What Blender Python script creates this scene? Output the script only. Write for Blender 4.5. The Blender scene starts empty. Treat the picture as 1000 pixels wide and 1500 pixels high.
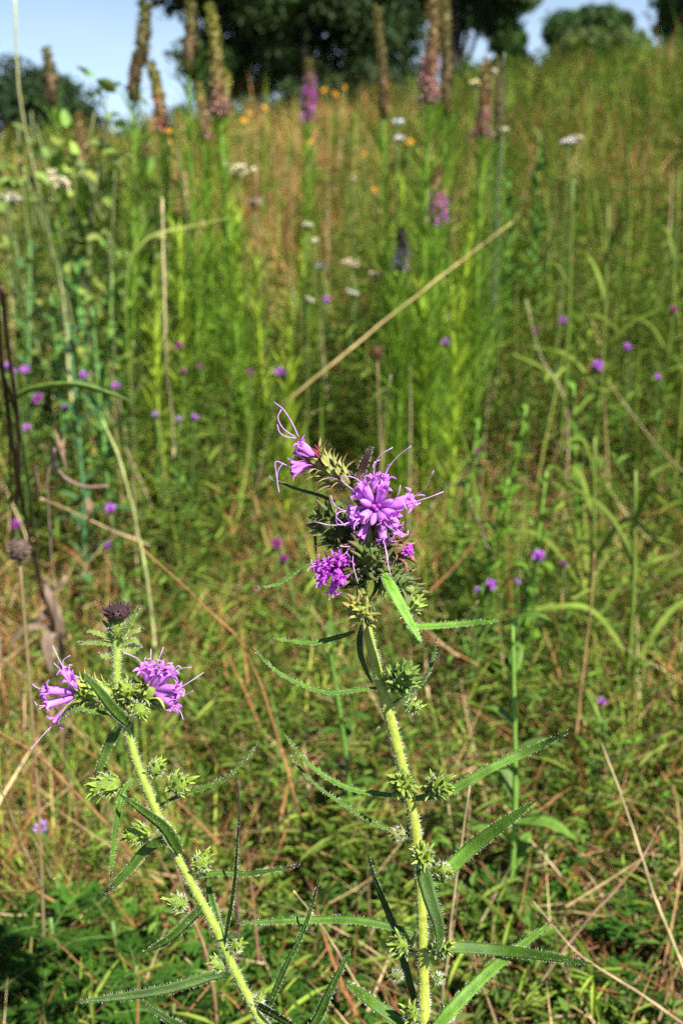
import bpy, math, numpy as np
from mathutils import Vector
R = math.radians
rng = np.random.RandomState(11)
scn = bpy.context.scene
COL = scn.collection

# ---------------------------------------------------------------- camera frame (photo pixels 1000 x 1500 -> world points)
CAM = np.array([0.0, 0.0, 0.75]); PITCH = R(15.0); FPX = 1452.0
FW = np.array([0, math.cos(PITCH), -math.sin(PITCH)])
UP = np.array([0, math.sin(PITCH), math.cos(PITCH)])
RT = np.array([1.0, 0, 0])
HD = 0.43                                   # distance of the two near plants
def ray(px, py): return FW + RT * (px - 500) / FPX + UP * (750 - py) / FPX
def P(px, py, d): return CAM + ray(px, py) * d
TO_SUN = np.array([0.50, -0.52, 0.80]); TO_SUN /= np.linalg.norm(TO_SUN)

# ---------------------------------------------------------------- terrain
_ys = np.linspace(-20, 400, 8401)
def _ss(a, b, x):
    t = np.clip((x - a) / (b - a), 0, 1); return t * t * (3 - 2 * t)
_sl = 0.08 + 0.135 * _ss(1.0, 5.0, _ys) - 0.215 * _ss(10.5, 13.5, _ys) - 0.10 * _ss(13, 16, _ys) + 0.10 * _ss(24, 34, _ys)
_gz = np.cumsum(_sl) * (_ys[1] - _ys[0]); _gz -= np.interp(0, _ys, _gz)
def ground(x, y):
    x = np.asarray(x, float); y = np.asarray(y, float)
    z = np.interp(y, _ys, _gz)
    z = z + 0.145 * 8 * np.tanh(x / 8) * _ss(1.0, 10.0, y)
    z = z + 0.018 * np.sin(3.1 * x + 1.0) * np.sin(2.7 * y) + 0.03 * np.sin(1.1 * x + .4 * y) * _ss(1, 4, y)
    return z
def G(x, y): return float(ground(x, y))
def PH(px, py, h):
    """point on the pixel's ray that is h above the ground"""
    r = ray(px, py); d = 0.35
    while d < 40:
        p = CAM + r * d
        if p[2] <= G(p[0], p[1]) + h: return p
        d *= 1.006
    return CAM + r * 11.5
def depth(p): return float(np.dot(np.asarray(p) - CAM, FW))
def lownoise(x, y, s, ph):
    return (np.sin(x * s + ph) * np.cos(y * s * 1.13 + 2 * ph) + np.sin(x * s * 2.3 + y * s * .7 + 3 * ph) * .6 + np.cos(y * s * 1.9 - x * s * 1.4 + ph * 5) * .6) / 2.2

# ---------------------------------------------------------------- materials
def leafmat(name, trans=0.3, rough=0.5, spec=0.35, var=0.25, nscale=60.0, bump=0.0, bscale=900.0, tcol=(1.25, 1.35, 0.55)):
    m = bpy.data.materials.new(name); m.use_nodes = True
    nt = m.node_tree; N = nt.nodes; L = nt.links; N.clear()
    out = N.new('ShaderNodeOutputMaterial')
    at = N.new('ShaderNodeAttribute'); at.attribute_name = 'tint'
    tc = N.new('ShaderNodeTexCoord')
    no = N.new('ShaderNodeTexNoise'); no.inputs['Scale'].default_value = nscale; no.inputs['Detail'].default_value = 3
    L.new(tc.outputs['Object'], no.inputs['Vector'])
    mr = N.new('ShaderNodeMapRange'); mr.inputs['From Min'].default_value = .3; mr.inputs['From Max'].default_value = .7
    mr.inputs['To Min'].default_value = 1 - var; mr.inputs['To Max'].default_value = 1 + var
    L.new(no.outputs['Fac'], mr.inputs['Value'])
    mul = N.new('ShaderNodeMix'); mul.data_type = 'RGBA'; mul.blend_type = 'MULTIPLY'; mul.inputs[0].default_value = 1
    L.new(at.outputs['Color'], mul.inputs[6]); L.new(mr.outputs['Result'], mul.inputs[7])
    pb = N.new('ShaderNodeBsdfPrincipled'); pb.inputs['Roughness'].default_value = rough
    pb.inputs['Specular IOR Level'].default_value = spec
    L.new(mul.outputs[2], pb.inputs['Base Color'])
    if bump > 0:
        n2 = N.new('ShaderNodeTexNoise'); n2.inputs['Scale'].default_value = bscale; n2.inputs['Detail'].default_value = 2
        L.new(tc.outputs['Object'], n2.inputs['Vector'])
        bp = N.new('ShaderNodeBump'); bp.inputs['Strength'].default_value = bump; bp.inputs['Distance'].default_value = 0.0006
        L.new(n2.outputs['Fac'], bp.inputs['Height']); L.new(bp.outputs['Normal'], pb.inputs['Normal'])
    if trans > 0:
        tm = N.new('ShaderNodeMix'); tm.data_type = 'RGBA'; tm.blend_type = 'MULTIPLY'; tm.inputs[0].default_value = 1
        L.new(mul.outputs[2], tm.inputs[6]); tm.inputs[7].default_value = (*tcol, 1)
        tl = N.new('ShaderNodeBsdfTranslucent'); L.new(tm.outputs[2], tl.inputs['Color'])
        mx = N.new('ShaderNodeMixShader'); mx.inputs[0].default_value = trans
        L.new(pb.outputs[0], mx.inputs[1]); L.new(tl.outputs[0], mx.inputs[2]); L.new(mx.outputs[0], out.inputs['Surface'])
    else:
        L.new(pb.outputs[0], out.inputs['Surface'])
    return m
M = {}
M['leaf'] = leafmat('hairy leaf', .2, .5, .28, .25, 220, .55, 1500)
M['stem'] = leafmat('green stem', .0, .5, .35, .22, 350, .35, 1200)
M['petal'] = leafmat('purple petal', .35, .6, .15, .18, 300, .2, 1400, (1.2, .95, 1.15))
M['grass'] = leafmat('meadow grass', .17, .6, .1, .2, 14)
M['straw'] = leafmat('dry straw', .1, .65, .2, .3, 60, .2, 400, (1.1, 1, .8))
M['forb'] = leafmat('forb leaf', .15, .6, .1, .2, 40)
M['tree'] = leafmat('tree foliage', .25, .6, .2, .3, 1.4)
M['bark'] = leafmat('bark', 0, .9, .1, .4, 9, .6, 30)
M['spike'] = leafmat('flower spike', .12, .7, .15, .35, 120)
M['bloom'] = leafmat('pale bloom', .3, .7, .1, .12, 150, 0, 900, (1.1, 1, 1.05))

# ---------------------------------------------------------------- mesh collecting
class MB:
    def __init__(s): s.v = []; s.c = []; s.q = []; s.t = []; s.n = 0
    def add(s, V, C, Q=None, T=None):
        V = np.asarray(V, float).reshape(-1, 3); C = np.asarray(C, float)
        if C.ndim == 1: C = np.tile(C, (len(V), 1))
        s.v.append(V); s.c.append(C[:, :3])
        if Q is not None and len(Q): s.q.append(np.asarray(Q, np.int64).reshape(-1, 4) + s.n)
        if T is not None and len(T): s.t.append(np.asarray(T, np.int64).reshape(-1, 3) + s.n)
        s.n += len(V)
    def build(s, name, mat, parent=None, smooth=True):
        V = np.concatenate(s.v); C = np.concatenate(s.c)
        org = np.zeros(3)
        if parent is None: org = V[V[:, 2].argmin()].copy()
        elif parent.get('_o') is not None: org = np.array(parent['_o'])
        me = bpy.data.meshes.new(name)
        Q = np.concatenate(s.q) if s.q else np.zeros((0, 4), np.int64); T = np.concatenate(s.t) if s.t else np.zeros((0, 3), np.int64)
        nq, ntr = len(Q), len(T)
        me.vertices.add(len(V)); me.vertices.foreach_set('co', (V - org).astype(np.float32).ravel())
        me.loops.add(nq * 4 + ntr * 3); me.loops.foreach_set('vertex_index', np.concatenate([Q.ravel(), T.ravel()]).astype(np.int32))
        me.polygons.add(nq + ntr)
        me.polygons.foreach_set('loop_start', np.concatenate([np.arange(nq) * 4, nq * 4 + np.arange(ntr) * 3]).astype(np.int32))
        me.update(calc_edges=True)
        me.polygons.foreach_set('use_smooth', np.full(nq + ntr, smooth))
        ca = me.color_attributes.new('tint', 'FLOAT_COLOR', 'POINT')
        ca.data.foreach_set('color', np.concatenate([np.clip(C, 0, 1), np.ones((len(C), 1))], 1).astype(np.float32).ravel())
        me.validate(); me.materials.append(mat)
        o = bpy.data.objects.new(name, me); COL.objects.link(o)
        if parent is None: o.location = org
        else:
            o.parent = parent
            o['_o'] = [float(a) for a in org]          # children of a part share its origin (scrubbed at the end)
        return o

def thing(name, label, cat, loc, group=None):
    o = bpy.data.objects.new(name, None); COL.objects.link(o); o.empty_display_size = .02
    o.location = [float(a) for a in loc]; o['_o'] = [float(a) for a in loc]
    o['label'] = label; o['category'] = cat
    if group: o['group'] = group
    return o
def tag(o, label, cat, group=None, kind=None):
    o['label'] = label; o['category'] = cat
    if group: o['group'] = group
    if kind: o['kind'] = kind
    return o

def nrm(v): v = np.asarray(v, float); return v / (np.linalg.norm(v, axis=-1, keepdims=True) + 1e-12)
def smooth_path(pts, n):
    pts = np.asarray(pts, float)
    if len(pts) == 2: return pts[0] + (pts[1] - pts[0]) * np.linspace(0, 1, n)[:, None]
    k = len(pts); p = np.vstack([2 * pts[0] - pts[1], pts, 2 * pts[-1] - pts[-2]])
    L = np.r_[0, np.cumsum(np.linalg.norm(np.diff(pts, axis=0), axis=1))]; out = []
    for s in np.linspace(0, L[-1], n):
        i = min(max(np.searchsorted(L, s, 'right') - 1, 0), k - 2); t = (s - L[i]) / max(L[i + 1] - L[i], 1e-9)
        a, b, c, d = p[i], p[i + 1], p[i + 2], p[i + 3]
        out.append(.5 * (2 * b + (c - a) * t + (2 * a - 5 * b + 4 * c - d) * t * t + (3 * b - a - 3 * c + d) * t ** 3))
    return np.array(out)
def frames(pts, hint=None):
    T = nrm(np.gradient(pts, axis=0)); N = np.zeros_like(T)
    h = np.array(hint if hint is not None else (0.3, -1, .2), float)
    n = h - T[0] * np.dot(h, T[0])
    if np.linalg.norm(n) < 1e-6: n = np.cross(T[0], (1, 0, 0))
    n = nrm(n)
    for i in range(len(pts)):
        n = n - T[i] * np.dot(n, T[i]); n = nrm(n); N[i] = n
    return T, N, np.cross(T, N)
def tube(mb, pts, rad, col, ns=8, cap=True, squash=1.0):
    pts = np.asarray(pts, float); n = len(pts); T, N, B = frames(pts)
    rad = np.broadcast_to(np.asarray(rad, float), (n,)); a = np.arange(ns) * 2 * math.pi / ns
    V = pts[:, None] + rad[:, None, None] * (np.cos(a)[None, :, None] * N[:, None] + squash * np.sin(a)[None, :, None] * B[:, None])
    col = np.asarray(col, float); C = np.repeat(col, ns, 0) if col.ndim == 2 else np.tile(col, (n * ns, 1))
    i = np.arange(n - 1)[:, None] * ns; j = np.arange(ns)[None]; k = (j + 1) % ns
    Q = np.stack([i + j, i + k, i + ns + k, i + ns + j], -1).reshape(-1, 4)
    V = V.reshape(-1, 3); Tt = []
    if cap:
        V = np.vstack([V, pts[0], pts[-1]]); C = np.vstack([C, C[0], C[n * ns - 1]]); c0, c1 = n * ns, n * ns + 1
        for q in range(ns):
            r = (q + 1) % ns; Tt += [(c0, r, q), (c1, (n - 1) * ns + q, (n - 1) * ns + r)]
    mb.add(V, C, Q, Tt)
def ribbon(mb, pts, wid, col, hint, fold=.25, thick=0.0004):
    """leaf strip with a folded midrib and real thickness; hint = direction its upper face looks"""
    pts = np.asarray(pts, float); n = len(pts); T, N, B = frames(pts, hint)
    wid = np.broadcast_to(np.asarray(wid, float), (n,)) * .5
    prof = [(-1, fold, 0), (-.5, fold * .25, 0), (0, 0, 0), (.5, fold * .25, 0), (1, fold, 0), (.5, fold * .25, -1), (0, -.06, -1), (-.5, fold * .25, -1)]
    V = np.stack([pts + B * (wid * u)[:, None] + N * (wid * h + k * np.minimum(thick, wid))[:, None] for u, h, k in prof], 1)
    ns = 8; col = np.asarray(col, float); C = np.repeat(col, ns, 0) if col.ndim == 2 else np.tile(col, (n * ns, 1))
    C = C.reshape(n, ns, 3).copy(); C[:, 2] *= .8; C[:, [0, 4]] *= 1.1; C[:, 5:] = C[:, 5:] * [1.15, 1.05, 1.2]
    i = np.arange(n - 1)[:, None] * ns; j = np.arange(ns)[None]; k = (j + 1) % ns
    mb.add(V.reshape(-1, 3), C.reshape(-1, 3), np.stack([i + j, i + k, i + ns + k, i + ns + j], -1).reshape(-1, 4))
    return T, N, B
def hairs(mb, base, dirs, ln, w, col):
    """thin three-sided bristles"""
    base = np.asarray(base); dirs = nrm(dirs); n = len(base); ln = np.broadcast_to(ln, (n,))
    s = nrm(np.cross(dirs, rng.normal(size=(n, 3)))); b = np.cross(dirs, s)
    V = np.stack([base + s * w, base - s * w * .5 + b * w * .87, base - s * w * .5 - b * w * .87, base + dirs * ln[:, None]], 1)
    i = np.arange(n)[:, None] * 4
    T = np.concatenate([i + [0, 1, 3], i + [1, 2, 3], i + [2, 0, 3]], 0)
    mb.add(V.reshape(-1, 3), np.asarray(col), None, T)

# vectorised scatter of grass blades / leaflets
def blades(mb, pos, h, w, az, lean, bend, col, tip=None, seg=4, wprof=1.6):
    n = len(pos); pts = np.zeros((n, seg + 1, 3)); pts[:, 0] = pos
    u = np.stack([np.cos(az), np.sin(az), np.zeros(n)], 1)
    for k in range(1, seg + 1):
        th = lean + bend * ((k - .5) / seg) ** 1.3
        pts[:, k] = pts[:, k - 1] + (h / seg)[:, None] * (u * np.sin(th)[:, None] + np.array([0, 0, 1.0]) * np.cos(th)[:, None])
    ta = az + math.pi / 2 + rng.uniform(-1.2, 1.2, n); side = np.stack([np.cos(ta), np.sin(ta), rng.uniform(-.2, .2, n)], 1)
    t = np.linspace(0, 1, seg + 1); wp = (1 - t ** wprof) * .94 + .06
    off = side[:, None] * (w[:, None] * wp[None] * .5)[:, :, None]
    V = np.stack([pts - off, pts + off], 2).reshape(-1, 3)
    tip = col if tip is None else tip
    C = col[:, None] * (1 - t[None, :, None]) + tip[:, None] * t[None, :, None]
    C = np.repeat(C, 2, 1).reshape(-1, 3)
    b = (np.arange(n) * (seg + 1) * 2)[:, None]; k = np.arange(seg)[None] * 2
    mb.add(V, C, np.stack([b + k, b + k + 1, b + k + 3, b + k + 2], -1).reshape(-1, 4))
def leaflets(mb, pos, dirs, up, ln, wd, col, fold=.25, droop=.15):
    n = len(pos); d = nrm(dirs); s = nrm(np.cross(d, up)); nn = np.cross(s, d)
    ln = np.broadcast_to(ln, (n,))[:, None]; wd = np.broadcast_to(wd, (n,))[:, None] * .5
    V = np.stack([pos, pos + d * ln * .3 + s * wd * .9 + nn * wd * fold, pos + d * ln * .7 + s * wd * .75 + nn * (wd * fold - ln * droop * .4),
                  pos + d * ln - nn * ln * droop,
                  pos + d * ln * .7 - s * wd * .75 + nn * (wd * fold - ln * droop * .4), pos + d * ln * .3 - s * wd * .9 + nn * wd * fold], 1)
    i = np.arange(n)[:, None] * 6
    mb.add(V.reshape(-1, 3), np.repeat(col, 6, 0) if np.ndim(col) == 2 else col, np.concatenate([i + [0, 1, 2, 3], i + [0, 3, 4, 5]], 0))
def jit(col, n, v=.2, hue=.1):
    c = np.tile(np.asarray(col, float), (n, 1)) * (1 + rng.uniform(-v, v, (n, 1))); return np.clip(c * (1 + rng.uniform(-hue, hue, (n, 3))), 0, 1)
def pick(cols, wts, n): return np.asarray(cols)[rng.choice(len(cols), n, p=np.asarray(wts) / np.sum(wts))]
def randdir(n): return nrm(rng.normal(size=(n, 3)))

# ================================================================= THE SETTING
xs = np.r_[-400, -200, -100, -60, -40, np.arange(-30, -8, 1.0), np.arange(-8, 8.01, .12), np.arange(9, 31, 1.0), 40, 60, 100, 200, 400]
ys = np.r_[-20, -8, -4, np.arange(-2, 16, .12), np.arange(16, 60, 1.5), 80, 120, 200, 399]
X, Y = np.meshgrid(xs, ys); Z = ground(X, Y)
near = (np.abs(X) < 8) & (Y < 16) & (Y > -2)
Z = Z + near * rng.uniform(-.006, .006, X.shape)
mb = MB(); nx, ny = len(xs), len(ys)
i = (np.arange(ny - 1)[:, None] * nx + np.arange(nx - 1)[None]).ravel()
mb.add(np.stack([X, Y, Z], -1).reshape(-1, 3), (.5, .5, .5), np.stack([i, i + 1, i + nx + 1, i + nx], -1))
gm = bpy.data.materials.new('soil and litter'); gm.use_nodes = True
nt = gm.node_tree; N = nt.nodes; L = nt.links; pb = N['Principled BSDF']; pb.inputs['Roughness'].default_value = .95
tc = N.new('ShaderNodeTexCoord'); n1 = N.new('ShaderNodeTexNoise'); n1.inputs['Scale'].default_value = 22; n1.inputs['Detail'].default_value = 8
n2 = N.new('ShaderNodeTexNoise'); n2.inputs['Scale'].default_value = 140; n2.inputs['Detail'].default_value = 4
cr = N.new('ShaderNodeValToRGB'); e = cr.color_ramp.elements
e[0].position = .3; e[0].color = (.022, .016, .009, 1); e[1].position = .72; e[1].color = (.13, .085, .045, 1)
el = cr.color_ramp.elements.new(.5); el.color = (.05, .042, .018, 1)
mx = N.new('ShaderNodeMath'); mx.operation = 'ADD'; mh = N.new('ShaderNodeMath'); mh.operation = 'MULTIPLY'; mh.inputs[1].default_value = .5
L.new(tc.outputs['Object'], n1.inputs[0]); L.new(tc.outputs['Object'], n2.inputs[0])
L.new(n1.outputs['Fac'], mx.inputs[0]); L.new(n2.outputs['Fac'], mx.inputs[1]); L.new(mx.outputs[0], mh.inputs[0]); L.new(mh.outputs[0], cr.inputs[0])
L.new(cr.outputs[0], pb.inputs['Base Color'])
bp = N.new('ShaderNodeBump'); bp.inputs['Distance'].default_value = .02; L.new(mh.outputs[0], bp.inputs['Height']); L.new(bp.outputs[0], pb.inputs['Normal'])
o = mb.build('ground', gm); tag(o, 'brown soil and litter of the sloping meadow hillside', 'ground', kind='structure')

# ---------------------------------------------------------------- grass (stuff)
def scatter(n, y0, y1, power=1.0):
    """points over the wedge of hillside the camera and its neighbours could see; denser near"""
    y = y0 * (y1 / y0) ** (rng.uniform(0, 1, n) ** power)
    x = rng.uniform(-1, 1, n) * (y * .44 + .26)
    return x, y
def on_ground(x, y): return np.stack([x, y, ground(x, y) - .005], 1)
GREENS = [(.115, .19, .03), (.185, .25, .04), (.055, .125, .02), (.23, .28, .03), (.06, .15, .03), (.33, .31, .07), (.36, .25, .11)]
def hscale(y): return np.interp(y, [0, .75, 1.1, 1.6, 2.4, 4, 12], [.10, .12, .19, .30, .38, .40, .36])

mb = MB()
tx, ty = scatter(11500, .42, 14.5, .74); lit_ = lambda x, y: _ss(.05, .5, lownoise(x, y, 4.3, 3.3) + .25 * _ss(-.05, .15, x / y) * (y < 1.6)); tk = rng.uniform(0, 1, len(tx)) < .78 + .5 * lownoise(tx, ty, 2.2, .7) - .55 * lit_(tx, ty) * (ty < 2.2); tx, ty = tx[tk], ty[tk]
cnt = rng.randint(4, 15, len(tx)); ti = np.repeat(np.arange(len(tx)), cnt); tn = len(ti); sg = (rng.uniform(.006, .022, len(tx)) * np.interp(ty, [.4, 3, 12], [.8, 1.3, 2.6]))[ti]
th_ = np.concatenate([rng.uniform(.55, 1.35, len(tx))[ti], np.ones(20000)]); taz = rng.uniform(0, 6.28, tn)
sx_, sy_ = scatter(20000, .42, 14.5, .72); toff = np.abs(rng.normal(0, 1, tn)) * sg
x = np.concatenate([tx[ti] + np.cos(taz) * toff, sx_]); y = np.concatenate([ty[ti] + np.sin(taz) * toff, sy_]); baz = np.concatenate([taz + rng.normal(0, .5, tn), rng.uniform(0, 6.28, 20000)])
tsel = np.concatenate([ti, rng.randint(0, len(tx), 20000)])
n = len(x)
pat = lownoise(x, y, 1.7, 2.1); cols = .55 * pick(GREENS, [5, 5, 4, 2.5, 2, 1.2, .8], len(tx))[tsel] + .45 * pick(GREENS, [5, 5, 4, 2.5, 2, 1.2, 1.0], n); cols = cols * (1 + .3 * pat[:, None]) * rng.uniform(.5, 1.5, len(tx))[tsel][:, None]  # wide random tuft brightness also stands in for sunlit highlights
u_ = x / y; strip = np.exp(-((u_ + .06) / .12) ** 2)
dryness = np.clip(_ss(2.2, 5, y) * (.18 + .45 * strip + .35 * lownoise(x, y, .9, .3)) + .24 + .28 * (lownoise(x, y, 4.1, 2.7) > .25), 0, .88)
dry = (.6 * rng.uniform(0, 1, len(tx))[tsel] + .4 * rng.uniform(0, 1, n)) < dryness * .9; cols[dry] = pick([(.34, .23, .09), (.30, .16, .06), (.33, .26, .07), (.28, .11, .05)], [2, 3, 2.5, 2.3], dry.sum())
cols = np.clip(cols * (1 + rng.uniform(-.25, .25, (n, 1))), 0, 1)
h = hscale(y) * th_ * rng.uniform(.4, 1.1, n) * np.where((y > 1.1) & (y < 5), .85, 1) * np.clip(1 + .55 * lownoise(x, y, 3.1, 1.2) + .3 * lownoise(x, y, 7.5, .4), .3, 1.7); w = rng.uniform(.0018, .0052, n) * np.interp(y, [0, 3, 12], [.9, 1.5, 4.2])
blades(mb, on_ground(x, y), h, w, baz, np.abs(rng.normal(.1, .4, n)), np.abs(rng.normal(.75, .7, n)), cols, np.clip(cols * 1.1 + [.02, .01, 0], 0, 1))
o = mb.build('meadow_grass', M['grass'], smooth=False); tag(o, 'yellow green meadow grass covering the whole hillside', 'grass', kind='stuff')

# dead litter lying on the soil
mb = MB(); x, y = scatter(80000, .42, 6, .8); k = rng.uniform(0, 1, len(x)) < .34 + .6 * lit_(x, y); x, y = x[k], y[k]; n = len(x); pos = on_ground(x, y); pos[:, 2] += np.abs(rng.normal(0, .04, n)) * np.interp(y, [.4, 1.5], [.8, 2.2])
cols = pick([(.36, .25, .12), (.27, .13, .05), (.22, .085, .03), (.48, .37, .20), (.12, .06, .03)], [2.4, 3, 3, 1.2, 2.4], n) * (1 + rng.uniform(-.2, .2, (n, 1)))
blades(mb, pos, rng.uniform(.03, .16, n), rng.uniform(.0012, .0032, n), rng.uniform(0, 6.28, n), rng.normal(1.25, .3, n), rng.normal(.15, .5, n), cols)
x, y = scatter(2300, .6, 5.5, .75); n = len(x); pos = on_ground(x, y)
cols = pick([(.50, .38, .19), (.38, .22, .10), (.56, .47, .28), (.28, .15, .07)], [3, 2.5, 1.5, 2], n) * rng.uniform(.8, 1.15, (n, 1))
blades(mb, pos, rng.uniform(.12, .34, n) * np.interp(y, [.6, 2], [.7, 1.2]), rng.uniform(.0014, .0026, n) * np.interp(y, [.6, 4], [1, 1.6]), rng.uniform(0, 6.28, n), rng.uniform(.5, 1.35, n), rng.normal(0, .3, n), cols, wprof=5)
o = mb.build('dead_grass', M['straw'], smooth=False); tag(o, 'rusty brown dead grass lying flat between the green plants', 'dead grass', kind='stuff')

# fine leafy forbs
mb = MB(); x, y = scatter(16500, .45, 12.5, .85); k = rng.uniform(0, 1, len(x)) < np.interp(y, [.5, 1.3, 1.8], [.2, .34, .6]) - .3 * lit_(x, y) * (y < 2) - .5 * ((x < -.02) & (y < 1.0)) + .9 * lownoise(x, y, 2.3, 4.2) + .25 * (x / y > .05) - .5 * _ss(2.5, 5, y) * np.exp(-((x / y + .06) / .12) ** 2) ; x, y = x[k], y[k]
for xx, yy in zip(x, y):
    hh = float(hscale(yy)) * rng.uniform(.45, 1.25); a = rng.uniform(0, 6.28); ln = rng.uniform(0, .5)
    top = np.array([xx + math.cos(a) * hh * math.sin(ln), yy + math.sin(a) * hh * math.sin(ln), 0]); b = np.array([xx, yy, G(xx, yy)]); top[2] = b[2] + hh * math.cos(ln)
    m = int(rng.randint(12, 26)); far = float(np.interp(yy, [1, 1.6, 3, 12], [1, 1.5, 1.9, 3.4])); t = rng.uniform(.2, 1, m); az = np.arange(m) * 2.4 + rng.uniform(0, 6)
    el = rng.uniform(-.1, .8, m); d = np.stack([np.cos(az) * np.cos(el), np.sin(az) * np.cos(el), np.sin(el)], 1)
    kind = rng.randint(3); L_ = [(.012, .025), (.02, .045), (.008, .015)][kind]; asp = [.24, .11, .48][kind]
    ln_ = rng.uniform(*L_, m) * far; base = [(.08, .14, .018), (.125, .175, .025), (.06, .115, .016)][kind]
    c = jit(np.array(base) * rng.uniform(.6, 1.6), m, .2, .08)
    leaflets(mb, b + (top - b) * t[:, None], d, np.array([0, 0, 1.0]) + 0 * d, ln_, ln_ * asp, c, .3, .2)
    tube(mb, [b, (b + top) / 2, top], [.0011, .0009, .0006], np.array(base) * 1.1, 3, False)
o = mb.build('leafy_undergrowth', M['forb'], smooth=False); tag(o, 'small leaved green herbs filling the gaps in the grass', 'undergrowth', kind='stuff')

# tall tangled stems further up the slope
mb = MB(); x, y = scatter(800, 1.5, 9, .85); n = len(x); g = lownoise(x, y, 1.3, .9)
cols = pick([(.14, .24, .03), (.24, .28, .05), (.30, .20, .10), (.38, .31, .17)], [4, 4, 1.5, 1.5], n)
blades(mb, on_ground(x, y), rng.uniform(.4, .75, n) * (1 + .2 * g) * np.interp(y, [1.7, 3], [.75, 1]), rng.uniform(.003, .005, n) * np.interp(y, [2, 12], [1, 2.5]), rng.uniform(0, 6.28, n), np.abs(rng.normal(0, .22, n)), rng.normal(0, .35, n), cols, seg=5, wprof=3)
o = mb.build('tall_grass', M['grass'], smooth=False); tag(o, 'tall thin upright grass stems rising above the meadow turf', 'tall grass', kind='stuff')

# ================================================================= HAIRY PURPLE BLAZING STARS (the two near plants)
GREEN = np.array([.075, .16, .016]); DARKTIP = np.array([.035, .018, .015]); HAIR = np.array([.84, .86, .74])
LIME = np.array([.21, .31, .035]); PURP = np.array([.58, .20, .70]); MAG = np.array([.46, .08, .54])

def P3(l): return np.array([P(*(q if len(q) == 3 else (*q, 0))[:2], HD + (q[2] if len(q) == 3 else 0)) for q in l])
def stem_part(root, pts, r0, r1, col0, col1, base):
    top = P3(pts); b = np.array(base); path = smooth_path(np.vstack([b, b * .45 + top[0] * .55 + np.array([0, .004, 0]), top]), 70)
    t = np.linspace(0, 1, 70); rad = r0 + (r1 - r0) * t; rad = rad * (1 + .06 * np.sin(t * 60))
    mb = MB(); tube(mb, path, rad, np.array(col0) * (1 - t[:, None]) + np.array(col1) * t[:, None], 14)
    st = mb.build('stem', M['stem'], root)
    n = 4200; s = rng.uniform(.35, 1, n) * 69; i0 = np.clip(s.astype(int), 0, 68); f = (s - i0)[:, None]
    p = path[i0] * (1 - f) + path[i0 + 1] * f; T = nrm(path[i0 + 1] - path[i0]); d = np.cross(T, randdir(n)); d = nrm(d)
    rr = np.interp(s, np.arange(70), rad)
    hb = MB(); hairs(hb, p + d * rr[:, None] * .95, d + T * rng.normal(.1, .35, (n, 1)), rng.uniform(.0009, .0021, n), .000065, HAIR)
    hb.build('hairs', M['bloom'], st)
    return st, path
def leaf_part(root, pts, wpx, hint=(0, -.3, 1), tipdark=.1, col=GREEN, shape='linear', fold=.3, hair=True):
    pts = P3(pts); n = 26; path = smooth_path(pts, n); t = np.linspace(0, 1, n)
    w = wpx * HD / FPX * np.minimum(1, .55 + 2.2 * t) * np.clip((1 - t ** 3.2), 0, 1) ** .8 + .0002
    c = np.tile(np.asarray(col), (n, 1)) * (1 + .25 * np.sin(t * 9 + pts[0][0] * 900)[:, None] * .4)
    k = _ss(1 - tipdark, 1 - tipdark * .45, t)[:, None]; c = c * (1 - k) + DARKTIP * k
    mb = MB(); T, Nn, B = ribbon(mb, path, w, c, hint, fold, .0004)
    if hair:
        L_ = np.linalg.norm(pts[-1] - pts[0]); m = int(60 + L_ * 2600); s = rng.uniform(0.02, .97, m) * (n - 1); i0 = s.astype(int); f = (s - i0)[:, None]
        p = path[i0] * (1 - f) + path[i0 + 1] * f; sd = np.where(rng.uniform(size=m) < .5, -1, 1)[:, None]; ww = np.interp(s, np.arange(n), w)[:, None] * .5
        e = rng.uniform(size=(m, 1)) < .7
        pos = p + B[i0] * sd * ww * np.where(e, 1, rng.uniform(0, 1, (m, 1))) + Nn[i0] * ww * fold * np.where(e, 1, .1)
        d = B[i0] * sd * np.where(e, 1, .3) + Nn[i0] * np.where(e, rng.normal(.2, .5, (m, 1)), rng.choice([-1, 1], (m, 1))) + T[i0] * rng.normal(.2, .3, (m, 1))
        hairs(mb, pos, d, rng.uniform(.0006, .0016, m), .00006, HAIR * .9)
    return mb.build('leaf', M['leaf'], root)
def bract_set(mb, base, axis, L, R_, n, col, tipc, bl, out=.5, recurve=.5, prof=None, wide=.45, jitter=.25, close=0.0):
    """spiral of pointed bracts round an axis"""
    ax = nrm(axis); a = nrm(np.cross(ax, (.3, .2, .9))); b = np.cross(ax, a)
    for i in range(n):
        t = (i + .5) / n; an = i * 2.39996 + rng.uniform(-.2, .2); rd = a * math.cos(an) + b * math.sin(an)
        r = R_ * (prof(t) if prof else (.55 + .45 * math.sin(math.pi * (.15 + .7 * t))))
        ot = out * (1 - .65 * t * close); p0 = np.asarray(base) + ax * (t * L) + rd * r * .8 * (1 - .75 * close * t ** 2); l = bl * rng.uniform(1 - jitter, 1 + jitter)
        d0 = nrm(ax * (1 - ot) + rd * ot + rng.normal(0, .08, 3)); d1 = nrm(ax * (1 - ot - recurve) + rd * (ot + recurve * .6) + rng.normal(0, .12, 3))
        pts = smooth_path([p0, p0 + d0 * l * .5, p0 + d0 * l * .5 + d1 * l * .55], 7); tt = np.linspace(0, 1, 7)
        w = l * wide * np.clip(1 - tt ** 1.4, 0, 1) * (.8 + .5 * tt) + .00015
        k = _ss(.45, 1, tt)[:, None]; c = np.asarray(col) * rng.uniform(.75, 1.3) * (1 - k) + np.asarray(tipc) * k
        ribbon(mb, pts, w, c, rd, .25, .0003)
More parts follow.
